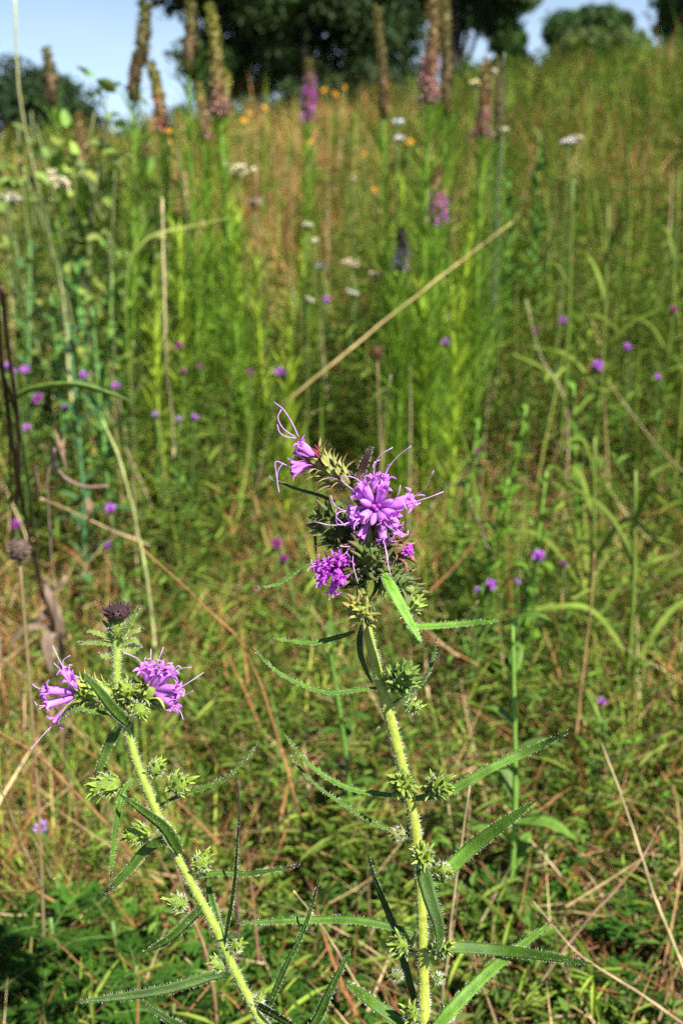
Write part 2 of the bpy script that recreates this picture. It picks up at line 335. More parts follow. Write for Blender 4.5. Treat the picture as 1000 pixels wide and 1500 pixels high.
def core(mb, base, axis, L, R_, col, ns=12):
    t = np.linspace(0, 1, 9); ax = nrm(axis); tube(mb, np.asarray(base) + ax * (t * L)[:, None], R_ * np.sqrt(np.clip(np.sin(math.pi * (.08 + .84 * t)), .02, 1)), col, ns)
def bud_part(root, c, axis2, size_px, col=LIME, tipc=(.13, .18, .04), n=26, out=.55, recurve=.35, z=0.0, name='flower_bud', bl=.62, toward=.5):
    """axis2 = direction in the picture plane (right, up); toward = how much it faces the viewer"""
    c = P(c[0], c[1], HD + z); ax = nrm(RT * axis2[0] + UP * axis2[1] - FW * toward); s = size_px * 1.1 * HD / FPX
    mb = MB(); core(mb, c - ax * s * .2, ax, s * 1.1, s * .38, np.asarray(col) * .8); bract_set(mb, c - ax * s * .2, ax, s * 1.0, s * .42, int(n * 1.15), np.asarray(col) * 1.15, np.asarray(tipc) * 1.1, s * bl * .84, out, recurve * .5, None, .55, .4, .95)
    m = 170; d = nrm(randdir(m) + ax * .2); hairs(mb, c + ax * s * .3 + d * s * .45, d, rng.uniform(.001, .0024, m), .00007, HAIR * .9)
    return mb.build(name, M['leaf'], root)
def floret(head, base, d, L, R_, opening, styl, col=PURP, curl=None, name='floret'):
    """tubular floret: swelling tube, five pointed lobes, forked thread-like style"""
    d = nrm(d); mb = MB(); a = nrm(np.cross(d, randdir(1)[0])); b = np.cross(d, a)
    t = np.linspace(0, 1, 9); bend = rng.normal(0, .05, 3) - UP * .05
    pts = np.asarray(base) + d * (t * L)[:, None] + (bend * L) * (t ** 2)[:, None]
    if opening > 0: prof = np.array([.3, .42, .62, .82, .98, 1.06, 1.08, 1.06, 1.1]) * R_
    else: prof = np.array([.3, .45, .62, .76, .84, .86, .8, .62, .2]) * R_
    base_c = np.asarray(col) * rng.uniform(.8, 1.15); k = _ss(0, 1, t)[:, None]
    c = base_c * np.array([.85, .75, .9]) * (1 - k) + np.clip(base_c * np.array([1.15, 1.35, 1.08]), 0, .9) * k
    tube(mb, pts, prof, c, 10, opening <= 0)
    tipp = pts[-1]
    if opening > 0:
        for q in range(5):
            an = q * 2 * math.pi / 5 + rng.uniform(-.2, .2); rd = a * math.cos(an) + b * math.sin(an); l = L * rng.uniform(.24, .34)
            p0 = tipp + rd * R_ * .98 - d * L * .06; p1 = p0 + nrm(d + rd * opening) * l * .5; p2 = p1 + nrm(d * (.4 - opening) + rd + rng.normal(0, .25, 3)) * l * .6
            pp = smooth_path([p0, p1, p2], 7); tt = np.linspace(0, 1, 7)
            ribbon(mb, pp, R_ * 1.25 * np.clip(1 - tt ** 1.8, 0, 1) + .0001, np.tile(np.clip(base_c * [1.1, 1.2, 1.05], 0, .9), (7, 1)), -rd + d * .3, .3, .00025)
    if styl > 0:
        for sgn in (-1, 1):
            s0 = tipp - d * L * .1; sd = nrm(a * sgn + rng.normal(0, .4, 3)); l = styl * rng.uniform(.75, 1.15)
            cv = (np.asarray(curl) if curl is not None else rng.normal(0, 1, 3)) * rng.uniform(.2, .8)
            pp = [s0, s0 + (d + sd * .1) * l * .35, s0 + (d + sd * .28) * l * .65 + cv * l * .1, s0 + (d * .95 + sd * .5) * l * .9 + cv * l * .38]
            pp = smooth_path(pp, 12); tube(mb, pp, np.r_[np.full(9, .00017), .0002, .00021, .00015], np.clip(np.asarray(col) * [1.15, 1.7, 1.08] + [.1, .12, .08], 0, .9), 5)
    return mb.build(name, M['petal'], head)
def head_dir(ax, ang, an):
    a = nrm(np.cross(ax, (.1, .3, .9))); b = np.cross(a, ax); return ax * math.cos(ang) + (a * math.cos(an) + b * math.sin(an)) * math.sin(ang)

# ---- the tall central plant
cb = P(640, 1640, HD); cb = np.array([cb[0] + .01, cb[1] + .03, 0]); cb[2] = G(cb[0], cb[1])
hero = thing('blazing_star', 'tall hairy blazing star with a full round purple head atop its thick yellow green stem', 'wildflower', cb, 'near hairy blazing stars')
st, path = stem_part(hero, [(622, 1560), (620, 1450), (615, 1290), (604, 1190), (580, 1090), (560, 1010), (544, 950), (532, 890), (528, 830), (530, 780)], .0030, .0022, (.30, .30, .022), (.22, .28, .035), cb)
UPW = (0, -.35, 1); FACE = (0, -1, .25)
LV = [  # GREEN factors put sunlit and shaded leaves into the leaf colour
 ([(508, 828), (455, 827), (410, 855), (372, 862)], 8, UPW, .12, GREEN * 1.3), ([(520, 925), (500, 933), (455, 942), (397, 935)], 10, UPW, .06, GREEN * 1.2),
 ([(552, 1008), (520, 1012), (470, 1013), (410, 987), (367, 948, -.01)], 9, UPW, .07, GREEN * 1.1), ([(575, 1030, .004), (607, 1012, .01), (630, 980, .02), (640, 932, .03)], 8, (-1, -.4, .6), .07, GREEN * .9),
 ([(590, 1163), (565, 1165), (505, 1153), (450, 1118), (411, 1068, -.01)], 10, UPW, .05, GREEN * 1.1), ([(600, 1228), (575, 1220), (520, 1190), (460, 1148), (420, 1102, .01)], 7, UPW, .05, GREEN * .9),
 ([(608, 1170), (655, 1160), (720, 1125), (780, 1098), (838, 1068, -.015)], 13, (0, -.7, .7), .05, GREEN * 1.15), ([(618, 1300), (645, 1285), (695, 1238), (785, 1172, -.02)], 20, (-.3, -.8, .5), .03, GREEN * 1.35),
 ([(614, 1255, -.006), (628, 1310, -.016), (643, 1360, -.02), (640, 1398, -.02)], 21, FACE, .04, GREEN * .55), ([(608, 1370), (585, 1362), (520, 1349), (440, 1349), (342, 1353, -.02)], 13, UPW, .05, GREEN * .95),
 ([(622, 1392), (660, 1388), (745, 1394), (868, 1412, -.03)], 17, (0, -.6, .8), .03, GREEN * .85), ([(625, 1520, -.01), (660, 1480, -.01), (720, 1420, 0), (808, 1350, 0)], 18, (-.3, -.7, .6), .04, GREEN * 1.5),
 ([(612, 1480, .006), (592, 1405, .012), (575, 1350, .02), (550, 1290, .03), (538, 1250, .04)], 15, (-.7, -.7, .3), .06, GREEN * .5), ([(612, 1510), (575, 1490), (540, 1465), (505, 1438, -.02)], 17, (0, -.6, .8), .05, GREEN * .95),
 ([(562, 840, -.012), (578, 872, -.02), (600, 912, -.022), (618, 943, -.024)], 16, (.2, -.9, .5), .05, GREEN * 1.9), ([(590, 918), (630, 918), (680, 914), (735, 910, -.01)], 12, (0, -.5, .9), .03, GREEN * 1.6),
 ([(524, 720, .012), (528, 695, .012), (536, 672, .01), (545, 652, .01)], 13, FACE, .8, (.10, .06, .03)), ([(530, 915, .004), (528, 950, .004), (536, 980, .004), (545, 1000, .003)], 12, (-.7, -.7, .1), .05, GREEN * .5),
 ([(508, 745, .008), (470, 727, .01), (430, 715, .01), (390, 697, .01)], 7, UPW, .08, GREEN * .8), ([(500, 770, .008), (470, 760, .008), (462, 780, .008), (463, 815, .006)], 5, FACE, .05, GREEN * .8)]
for pts, w, hint, td, c in LV: leaf_part(hero, pts, w, hint, td, c)
# main head, facing the viewer
def flower_head(root, c, ax2, toward, inv_len, inv_r, n, col, tipc, back=0.0):
    c = P(c[0], c[1], HD + back); ax = nrm(RT * ax2[0] + UP * ax2[1] - FW * toward)
    mb = MB(); b = c - ax * inv_len; core(mb, b, ax, inv_len, inv_r * .8, np.asarray(col) * .7); bract_set(mb, b, ax, inv_len * .92, inv_r, n, col, tipc, inv_len * .5, .35, .45)
    m = 120; d = randdir(m); hairs(mb, b + ax * (rng.uniform(0, 1, (m, 1)) * inv_len) + nrm(np.cross(d, ax)) * inv_r, nrm(np.cross(d, ax)) + ax * .3, rng.uniform(.0008, .002, m), .00006, HAIR * .8)
    return mb.build('flower_head', M['leaf'], root), c, ax
BR = (.14, .15, .045); RED = (.13, .03, .035)
hd, c, ax = flower_head(hero, (551, 744), (-.02, .12), 1, .014, .006, 34, (.10, .16, .035), RED, -.012)
for i in range(3): floret(hd, c - ax * .002, head_dir(ax, .22, i * 2.1 + .3), .0062, .0013, 0, 0, MAG)
for i in range(8): floret(hd, c - ax * .003, head_dir(ax, .75 + rng.uniform(-.12, .12), i * .785 + .2 + rng.uniform(-.15, .15)), .0125 * rng.uniform(.88, 1.08), .0018, .15 if i % 3 else 0, .012 if i % 2 else 0)
for i in range(10):
    an = i * 2 * math.pi / 10 + rng.uniform(-.2, .2)
    floret(hd, c - ax * .004, head_dir(ax, 1.18 + rng.uniform(-.12, .12), an), .0135 * rng.uniform(.85, 1.12), .0017, .55, .0165)
# upper left head in side view
hd, c, ax = flower_head(hero, (463, 672, ), (-.75, .62), .15, .018, .0048, 34, (.26, .27, .08), (.20, .12, .06), .0)
for q, L_ in (((436, 640), .0125), ((424, 652), .0115), ((414, 679), .0135), ((425, 684), .012), ((440, 652), .011)):
    floret(hd, c - ax * .002, nrm(P(q[0], q[1], HD - .002) - c), L_ * .95, .0015, .35, 0)
mb = MB(); bract_set(mb, c - ax * .006, ax, .006, .004, 16, (.22, .05, .05), (.16, .02, .03), .006, .3, .1); mb.build('bracts', M['leaf'], hd)
mb = MB()
for pp in ([(437, 640), (428, 620), (415, 600), (401, 589)], [(432, 640), (415, 628), (407, 612), (412, 600)], [(415, 678), (407, 690), (406, 705), (409, 722)], [(420, 682), (404, 676), (404, 690), (405, 700)], [(434, 642), (420, 640), (410, 634), (406, 622)]):
    tube(mb, smooth_path(P3([(a, b, -.002) for a, b in pp]), 14), .00026, (.58, .30, .72), 5)
mb.build('styles', M['petal'], hd)
# lower left head, curled florets
hd, c, ax = flower_head(hero, (489, 832), (-.25, -.25), .9, .012, .0048, 26, (.12, .16, .035), RED, -.010)
for i in range(16):
    floret(hd, c - ax * .002, head_dir(ax, rng.uniform(.15, 1.25), i * 2.4 + rng.uniform(-.4, .4)), .0098 * rng.uniform(.7, 1.2), .0011, .9, .006, MAG * 1.25)
# small head on the other side, florets just showing
hd, c, ax = flower_head(hero, (592, 806), (.75, -.12), .55, .015, .0058, 34, (.24, .15, .075), (.17, .07, .05), -.002)
for i in range(14):
    floret(hd, c - ax * .001, head_dir(ax, rng.uniform(.0, .7), i * 2.4), .0042 * rng.uniform(.8, 1.1), .0008, .8, 0, (.55, .10, .62))
# green involucres packed below the head, its shadow put into their dark green
for cc, a2, s, z in (((505, 785), (-.5, .4), 46, .006), ((545, 800), (.1, .5), 46, .000), ((525, 845), (-.3, .3), 44, .000), ((560, 840), (.4, -.2), 42, .000), ((490, 765), (-.7, .3), 32, .008), ((580, 855), (.6, -.3), 34, .002), ((540, 825), (0, .2), 44, -.003)):
    bud_part(hero, cc, a2, s, (.10, .15, .03), (.12, .08, .04), 30, .6, .5, z, 'flower_bud', .7, .3)
for cc, a2, s, col, tipc, n, z, tw in (
  ((532, 897), (-.15, .25), 36, (.24, .30, .05), (.24, .17, .06), 40, -.008, .8), ((592, 890), (.5, .3), 30, (.28, .38, .07), (.2, .3, .06), 24, -.002, .6),
  ((583, 1000), (.35, .5), 36, (.16, .27, .045), (.15, .24, .05), 40, -.004, .8), ((597, 1036), (.9, .25), 20, LIME, LIME * .7, 14, -.002, .3),
  ((590, 1150), (-.1, .4), 30, LIME * .85, (.24, .34, .06), 34, -.008, 1), ((632, 1152), (.55, .3), 30, LIME * .7, (.22, .32, .06), 34, -.004, .7),
  ((588, 1222), (-.8, .1), 19, (.2, .24, .06), (.2, .05, .05), 16, -.002, .4), ((618, 1255), (0, .3), 27, LIME * .85, (.26, .36, .07), 30, -.01, 1),
  ((640, 1272), (.8, -.1), 20, LIME * .85, (.18, .09, .05), 16, -.002, .3), ((594, 1388), (-.4, .5), 30, LIME * .8, (.22, .33, .08), 26, -.002, .5),
  ((638, 1392), (.6, .4), 24, LIME * .8, (.22, .33, .08), 24, -.004, .5), ((585, 1430), (-.9, .3), 16, LIME * .6, (.2, .08, .05), 9, 0, .2), ((636, 1435), (.8, .4), 14, LIME * .6, LIME * .6, 8, 0, .2),
  ((604, 1492), (-.2, .9), 24, LIME * .8, (.25, .35, .08), 18, -.004, .4), ((650, 1488), (.6, .6), 20, LIME * .8, (.25, .35, .08), 16, -.002, .4)):
    bud_part(hero, cc, a2, s, col, tipc, n, .55, .4, z, 'flower_bud', .6, tw)

# ---- the shorter plant leaning beside it
lb = P(430, 1640, HD); lb = np.array([lb[0], lb[1] + .03, 0]); lb[2] = G(lb[0], lb[1])
lef = thing('blazing_star', 'shorter hairy blazing star leaning over, two side purple heads and a dried top bud', 'wildflower', lb, 'near hairy blazing stars')
st, path = stem_part(lef, [(402, 1560), (378, 1490), (345, 1425), (322, 1372), (290, 1312), (255, 1247), (225, 1180), (200, 1115), (184, 1060), (172, 1010), (171, 960), (172, 915)], .0025, .0017, (.25, .29, .025), (.20, .28, .035), lb)
LV2 = [  # low GREEN factors hold the shade of the darker leaves
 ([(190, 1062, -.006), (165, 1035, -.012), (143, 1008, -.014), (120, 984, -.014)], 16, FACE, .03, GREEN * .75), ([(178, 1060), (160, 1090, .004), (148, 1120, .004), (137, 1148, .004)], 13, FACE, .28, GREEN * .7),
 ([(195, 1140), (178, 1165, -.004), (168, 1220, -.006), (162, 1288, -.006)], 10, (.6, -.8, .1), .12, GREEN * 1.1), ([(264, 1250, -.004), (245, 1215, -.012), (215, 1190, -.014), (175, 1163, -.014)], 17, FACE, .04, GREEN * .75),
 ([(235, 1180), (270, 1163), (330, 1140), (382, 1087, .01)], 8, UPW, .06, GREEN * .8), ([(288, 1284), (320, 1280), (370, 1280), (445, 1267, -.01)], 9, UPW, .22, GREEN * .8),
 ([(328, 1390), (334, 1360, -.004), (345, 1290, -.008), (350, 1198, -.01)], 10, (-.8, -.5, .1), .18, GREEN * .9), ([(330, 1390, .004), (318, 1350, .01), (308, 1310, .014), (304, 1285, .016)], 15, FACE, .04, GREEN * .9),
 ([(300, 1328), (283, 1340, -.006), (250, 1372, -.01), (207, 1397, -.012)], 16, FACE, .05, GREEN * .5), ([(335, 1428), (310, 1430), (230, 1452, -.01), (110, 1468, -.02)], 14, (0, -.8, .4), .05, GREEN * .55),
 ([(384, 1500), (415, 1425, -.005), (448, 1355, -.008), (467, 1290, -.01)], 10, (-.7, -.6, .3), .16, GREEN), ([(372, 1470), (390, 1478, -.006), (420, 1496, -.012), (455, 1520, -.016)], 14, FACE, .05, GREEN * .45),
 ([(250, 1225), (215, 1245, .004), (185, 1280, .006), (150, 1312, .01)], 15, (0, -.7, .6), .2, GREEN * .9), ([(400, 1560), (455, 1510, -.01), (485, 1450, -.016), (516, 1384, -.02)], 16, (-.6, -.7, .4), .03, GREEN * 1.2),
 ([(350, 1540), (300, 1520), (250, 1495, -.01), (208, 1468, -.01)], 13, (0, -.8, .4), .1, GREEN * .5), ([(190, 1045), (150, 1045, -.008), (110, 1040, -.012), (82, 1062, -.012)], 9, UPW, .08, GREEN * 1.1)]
for pts, w, hint, td, c in LV2: leaf_part(lef, pts, w, hint, td, c)
# spiky collar of small leaves below the dried top bud
for pts in ([(172, 940), (150, 930), (122, 922)], [(172, 945), (145, 942), (112, 942)], [(174, 940), (195, 925), (212, 922)], [(172, 950), (160, 962), (142, 958)], [(176, 945), (196, 938), (208, 948)], [(178, 935, -.006), (192, 912, -.008), (204, 888, -.008)], [(176, 950), (192, 955), (210, 945)], [(170, 935), (160, 920), (150, 908)]):
    leaf_part(lef, pts, 7, (0, -.6, .8), .2, LIME * .75, fold=.2)
bud_part(lef, (172, 930), (.02, 1), 25, LIME * .9, LIME * .55, 30, .4, .2, 0, 'flower_bud', .6, .15)
mb = MB(); c = P(172, 900, HD - .002); ax = nrm(UP - FW * .35); core(mb, c - ax * .002, ax, .0055, .0054, (.05, .025, .03)); bract_set(mb, c - ax * .001, ax, .0035, .0056, 46, (.06, .03, .035), (.11, .06, .06), .003, .5, -.2); mb.build('dried_florets', M['leaf'], lef)
for c0, a2, tw, lp, ips in (((108, 1016), (-.95, .08), .35, [(100, 985), (88, 1010), (86, 1030), (96, 1042), (105, 1000)], 0), ((228, 1008), (.85, .45), .45, [(212, 975), (232, 970), (246, 985), (256, 1000), (262, 1016), (258, 1034), (240, 972), (222, 968)], 1)):
    hd, c, ax = flower_head(lef, c0, a2, tw, .017, .0055, 36, (.30, .40, .07), (.22, .28, .06), -.004)
    for q in lp: floret(hd, c - ax * .003, nrm(P(q[0], q[1], HD - .004 - rng.uniform(0, .008)) - (c - ax * .003)), .0135 * rng.uniform(.85, 1.1), .0016, .6, .011)
for cc, a2, s, n, tw, z in (((168, 1148), (-.85, -.1), 34, 26, .4, -.004), ((222, 1130), (.7, .5), 24, 18, .4, .002), ((252, 1152), (.8, .4), 30, 24, .4, -.002), ((215, 1222), (-.8, .1), 30, 28, .3, .002), ((290, 1270), (.6, .8), 26, 20, .3, 0), ((268, 1328), (-.7, .6), 24, 18, .3, 0), ((340, 1388), (.6, .5), 20, 14, .3, 0), ((325, 1415), (-.7, .5), 20, 14, .3, .002), ((186, 1015), (.1, .4), 28, 24, .8, -.006), ((200, 1035), (.5, -.3), 24, 18, .7, -.006), ((150, 1018), (-.6, .1), 24, 18, .6, -.002), ((235, 1215), (.5, .8), 16, 8, .3, 0), ((375, 1470), (.5, .8), 16, 10, .3, 0)):
    bud_part(lef, cc, a2, s, LIME * .95, (.25, .36, .06), n, .5, .3, z, 'flower_bud', .55, tw)

# ================================================================= TALL SPIKED BLAZING STARS up the slope
def spike_plant(top, bot, d, wpx, label, bloom=0.0, tone=0, lean=0.0, fol=1.0, bright=(.62, .25, .62)):
    A = P(bot[0], bot[1], d); T_ = P(top[0], top[1], d)
    b = np.array([A[0] + lean - (T_[0] - A[0]) * .5, A[1] + rng.uniform(-.05, .05), 0]); b[2] = G(b[0], b[1])
    root = thing('spiked_blazing_star', label, 'wildflower', b, 'tall spiked blazing stars')
    mid = (A + b) / 2 + np.array([(A[0] - b[0]) * .15, 0, 0]); sp = smooth_path([b, mid, A, A * .5 + T_ * .5 + RT * .004, T_], 60)
    Ls = np.r_[0, np.cumsum(np.linalg.norm(np.diff(sp, axis=0), axis=1))]; iA = int(np.argmin(np.linalg.norm(sp - A, axis=1)))
    gcol = np.array([.13, .235, .02]); mb = MB(); tube(mb, sp[:iA + 1], np.linspace(.0042, .003, iA + 1), gcol * .95, 6); st = mb.build('stem', M['stem'], root)
    # linear leaves up the stem
    mb = MB(); n = int(230 * fol); t = rng.uniform(.12, 1, n) ** .85; s = t * iA; i0 = np.minimum(s.astype(int), iA - 1); p = sp[i0] + (sp[i0 + 1] - sp[i0]) * (s - i0)[:, None]
    az = np.arange(n) * 2.4; blades(mb, p, (.16 - .10 * t) * rng.uniform(.8, 1.2, n), .0045 - .002 * t, az, .35 + rng.uniform(0, .35, n), rng.uniform(-.1, .7, n), jit(gcol, n, .3, .12), seg=3)
    mb.build('foliage', M['grass'], root)
    # spike: tapering column of small bracts
    R_ = wpx * .5 * d / FPX; ax = sp[iA:]; m = len(ax); L_ = np.linalg.norm(np.diff(ax, axis=0), axis=1).sum()
    pal = [((.36, .36, .09), (.30, .18, .09)), ((.24, .22, .08), (.17, .10, .06)), ((.34, .26, .10), (.27, .15, .10)), ((.07, .05, .045), (.05, .04, .055))][tone]
    tt = np.linspace(0, 1, m); rad = R_ * (.62 + .1 * np.sin(tt * 9)) * np.clip(1.05 - tt ** 5 * .75, .2, 1)
    ctop, cbot = np.array(pal[0]), np.array(pal[1])
    mb = MB(); tube(mb, ax, rad, np.outer(1 - tt, cbot * .6) + np.outer(tt, ctop * .6), 8)
    n = int(np.clip(L_ / .27 * 620, 160, 900)); t = rng.uniform(0, 1, n); s = t * (m - 1); i0 = np.minimum(s.astype(int), m - 2); p = ax[i0] + (ax[i0 + 1] - ax[i0]) * (s - i0)[:, None]
    T3 = nrm(ax[i0 + 1] - ax[i0]); rd = nrm(np.cross(T3, randdir(n))); rr = np.interp(s, np.arange(m), rad)[:, None]
    c = cbot * (1 - t[:, None]) + ctop * t[:, None]; c = np.clip(c * rng.uniform(.6, 1.5, (n, 1)), 0, 1)
    leaflets(mb, p + rd * rr * .6, rd + T3 * rng.uniform(.2, 1.3, (n, 1)), T3 + rng.normal(0, .3, (n, 3)), R_ * rng.uniform(.55, 1.1, n), R_ * rng.uniform(.3, .6, n), c, .3, .1)
    spk = mb.build('flower_spike', M['spike'], root)
    if bloom > 0:
        mb = MB(); n = int(520 * max(bloom, .25) * L_ / .25); t = rng.uniform(0, 1, n) ** 1.2 * bloom; s = t * (m - 1); i0 = np.minimum(s.astype(int), m - 2); p = ax[i0] + (ax[i0 + 1] - ax[i0]) * (s - i0)[:, None]
        T3 = nrm(ax[i0 + 1] - ax[i0]); rd = nrm(np.cross(T3, randdir(n))); f = np.clip(1.15 - t / bloom * .45, .5, 1.2)
        c = jit(bright, n, .25, .12); c = c * (1 - .5 * (t / bloom)[:, None]) + np.array(cbot) * .5 * (t / bloom)[:, None]
        leaflets(mb, p + rd * R_ * .62, rd + T3 * rng.normal(.1, .5, (n, 1)), T3 + rng.normal(0, .5, (n, 3)), R_ * rng.uniform(.7, 1.2, n) * f, R_ * .34, c, .2, .3)
        mb.build('blossoms', M['bloom'], spk)
    return root
PK = (.52, .28, .30); VI = (.70, .22, .66)
SP = [((213, 8), (196, 142), 1.95, 24, 'leftmost long olive blazing star spike standing against open sky, leaning over', 0, 1, -.05), ((279, 6), (276, 108), 2.0, 22, 'blunt topped brown blazing star spike with pale green stem, before sky gap in the tree', 0, 1, 0),
 ((308, 10), (322, 176), 1.85, 21, 'longest olive topped blazing star spike, curving toward a reddish foot', .12, 0, .05), ((331, 106), (325, 186), 2.15, 17, 'short brown blazing star spike crossing the foot of the longest olive spike', 0, 0, .03),
 ((220, 90), (236, 182), 2.0, 20, 'yellow olive blazing star spike with a coral pink foot above round leaves', .25, 0, .04), ((290, 124), (297, 208), 2.1, 19, 'olive brown blazing star spike with pale pink base, lowest of the group before sky gap', .28, 2, .02),
 ((68, 72), (78, 152), 2.3, 18, 'plain brown blazing star spike standing before the lone far tree, near the bare pale stalk', 0, 1, .03), ((116, 166), (117, 258), 2.1, 18, 'rusty blazing star spike with a blackened foot among the round leaved bush', 0, 2, 0),
 ((453, 88), (450, 174), 2.6, 16, 'blazing star spike glowing magenta purple, alone before the dark tree edge', .75, 1, 0), ((552, 12), (561, 172), 2.05, 17, 'slender olive blazing star spike with no open flowers, left of the tallest pair', 0, 1, .03),
 ((634, -30), (627, 150), 1.75, 24, 'tallest thick blazing star spike cut by the upper edge, pale pink flowers at its foot', .22, 2, 0), ((650, -20), (652, 166), 1.95, 19, 'dark brown flowerless blazing star spike close behind the tallest pink footed one', 0, 1, 0),
 ((710, 88), (706, 194), 2.0, 21, 'brown blazing star spike with lilac base, next to the tall grey dead stalk', .2, 2, 0), ((727, 86), (729, 204), 2.25, 14, 'thin dull brown blazing star spike half hidden behind the grey dead stalk', 0, 1, 0),
 ((638, 244), (639, 328), 1.95, 24, 'low blazing star spike with brown top and bright lilac lower half over the grass', .45, 2, 0), ((586, 334), (587, 392), 1.8, 18, 'lowest small blackish blazing star spike with a violet base, in mid slope grass', .3, 3, 0),
 ((211, 185), (213, 238), 2.4, 13, 'small faded brown blazing star spike under the coral footed one', 0, 1, 0)]
for k, (tp, bt, d, w, lab, bl, tone, ln) in enumerate(SP):
    spike_plant(tp, bt, d, w, lab, bl, tone, ln, 1.25, (.30, .12, .55) if tone == 3 else (.68, .26, .24) if 'coral' in lab else VI if bl > .4 else PK)

# leafy non-flowering stems (bright green bottle-brush columns)
def leafy_stem(top, d, label, hh=None, col=(.21, .30, .022), n=170, name='feathery_plant', group='feathery green stems'):
    T_ = P(top[0], top[1], d); b = np.array([T_[0] + rng.uniform(-.04, .04), T_[1] + rng.uniform(-.04, .04), 0]); b[2] = G(b[0], b[1]); L_ = T_[2] - b[2]
    root = thing(name, label, 'plant', b, group); sp = smooth_path([b, (b + T_) / 2 + RT * rng.uniform(-.015, .015), T_], 24)
    mb = MB(); tube(mb, sp, np.linspace(.0035, .0015, 24), np.array(col) * 1.5, 6); mb.build('stem', M['stem'], root)
    mb = MB(); t = rng.uniform(.1, 1, n); p = np.stack([np.interp(t * 23, np.arange(24), sp[:, a]) for a in range(3)], 1)
    blades(mb, p, (.10 - .06 * t) * rng.uniform(.8, 1.2, n), np.full(n, .0042), np.arange(n) * 2.4, .3 + rng.uniform(0, .35, n), rng.uniform(-.1, .6, n), jit(col, n, .3, .1), seg=3)
    mb.build('foliage', M['grass'], root); return root
LS = [((262, 330), 1.9, 'feathery green stem beside the pale dry stalk that ends in a split'), ((302, 225), 2.2, 'tallest feathery green stem under the pink based olive spike'), ((345, 300), 2.1, 'feathery green stem below the cream flower cluster'), ((375, 380), 1.9, 'short feathery stem where the arching yellow blade ends'), ((436, 330), 2.3, 'feathery stem below the magenta spike'),
 ((590, 260), 2.3, 'feathery stem beneath the pair of white flower dots'), ((660, 400), 1.75, 'yellow green feathery stem below the bright lilac footed spike'), ((617, 420), 1.8, 'feathery stem between the violet footed small spike and the lilac one'), ((690, 330), 2.0, 'feathery stem close to the tall grey dead stalk'), ((425, 440), 1.75, 'low feathery stem crossed by the long slanting straw'), ((225, 400), 1.7, 'feathery stem rising out of the teal lance leaves')]
for tp, d, lab in LS: leafy_stem(tp, d, lab)

# ================================================================= DRY STALKS AND STRAWS
STRAW = (.52, .42, .22); PALE = (.62, .52, .27); BROWN = (.16, .09, .05); RUST = (.34, .17, .07); GREY = (.42, .43, .36)
def stalk(pts, wpx, col, label, ground_it=True, group='dry straws', tip=None, nodes=True):
    q = np.array([P(*p) for p in pts]); dm = float(np.mean([p[2] for p in pts]))
    if ground_it:
        a = pts[-1]; hh = .03
        for _ in range(8):
            e = PH(a[0], a[1], hh)
            if hh < float(hscale(e[1])) * .95: hh += .04
        de = depth(e); vert = abs(pts[0][0] - a[0]) < .35 * abs(pts[0][1] - a[1])
        if de < a[2] * 2.2: q = np.array([P(p[0], p[1], p[2] + (de - a[2]) * (k / (len(pts) - 1)) ** 1.2) for k, p in enumerate(pts)])
    if (ground_it and vert) or group is None:
        v = q[-1] - q[-2]; q = np.vstack([q, [q[-1][0] + v[0] * .1, q[-1][1] + .02, G(q[-1][0], q[-1][1] + .02) - .01]])
    path = smooth_path(q, 34); r = wpx * .4 * dm / FPX; t = np.linspace(0, 1, 34); rad = r * (.4 + .62 * t) * (1 + (.12 * (np.sin(t * 40) > .93) if nodes else 0))
    path = path + np.cumsum(rng.normal(0, r * .22, path.shape), 0) * np.sin(np.pi * t)[:, None]
    mb = MB(); c = np.tile(np.array(col), (34, 1)) * (1 + .2 * np.sin(t * 23 + dm * 50))[:, None]
    tube(mb, path, rad, c, 7); o = mb.build('dry_stalk', M['straw']); return tag(o, label, 'dry stalk', group)
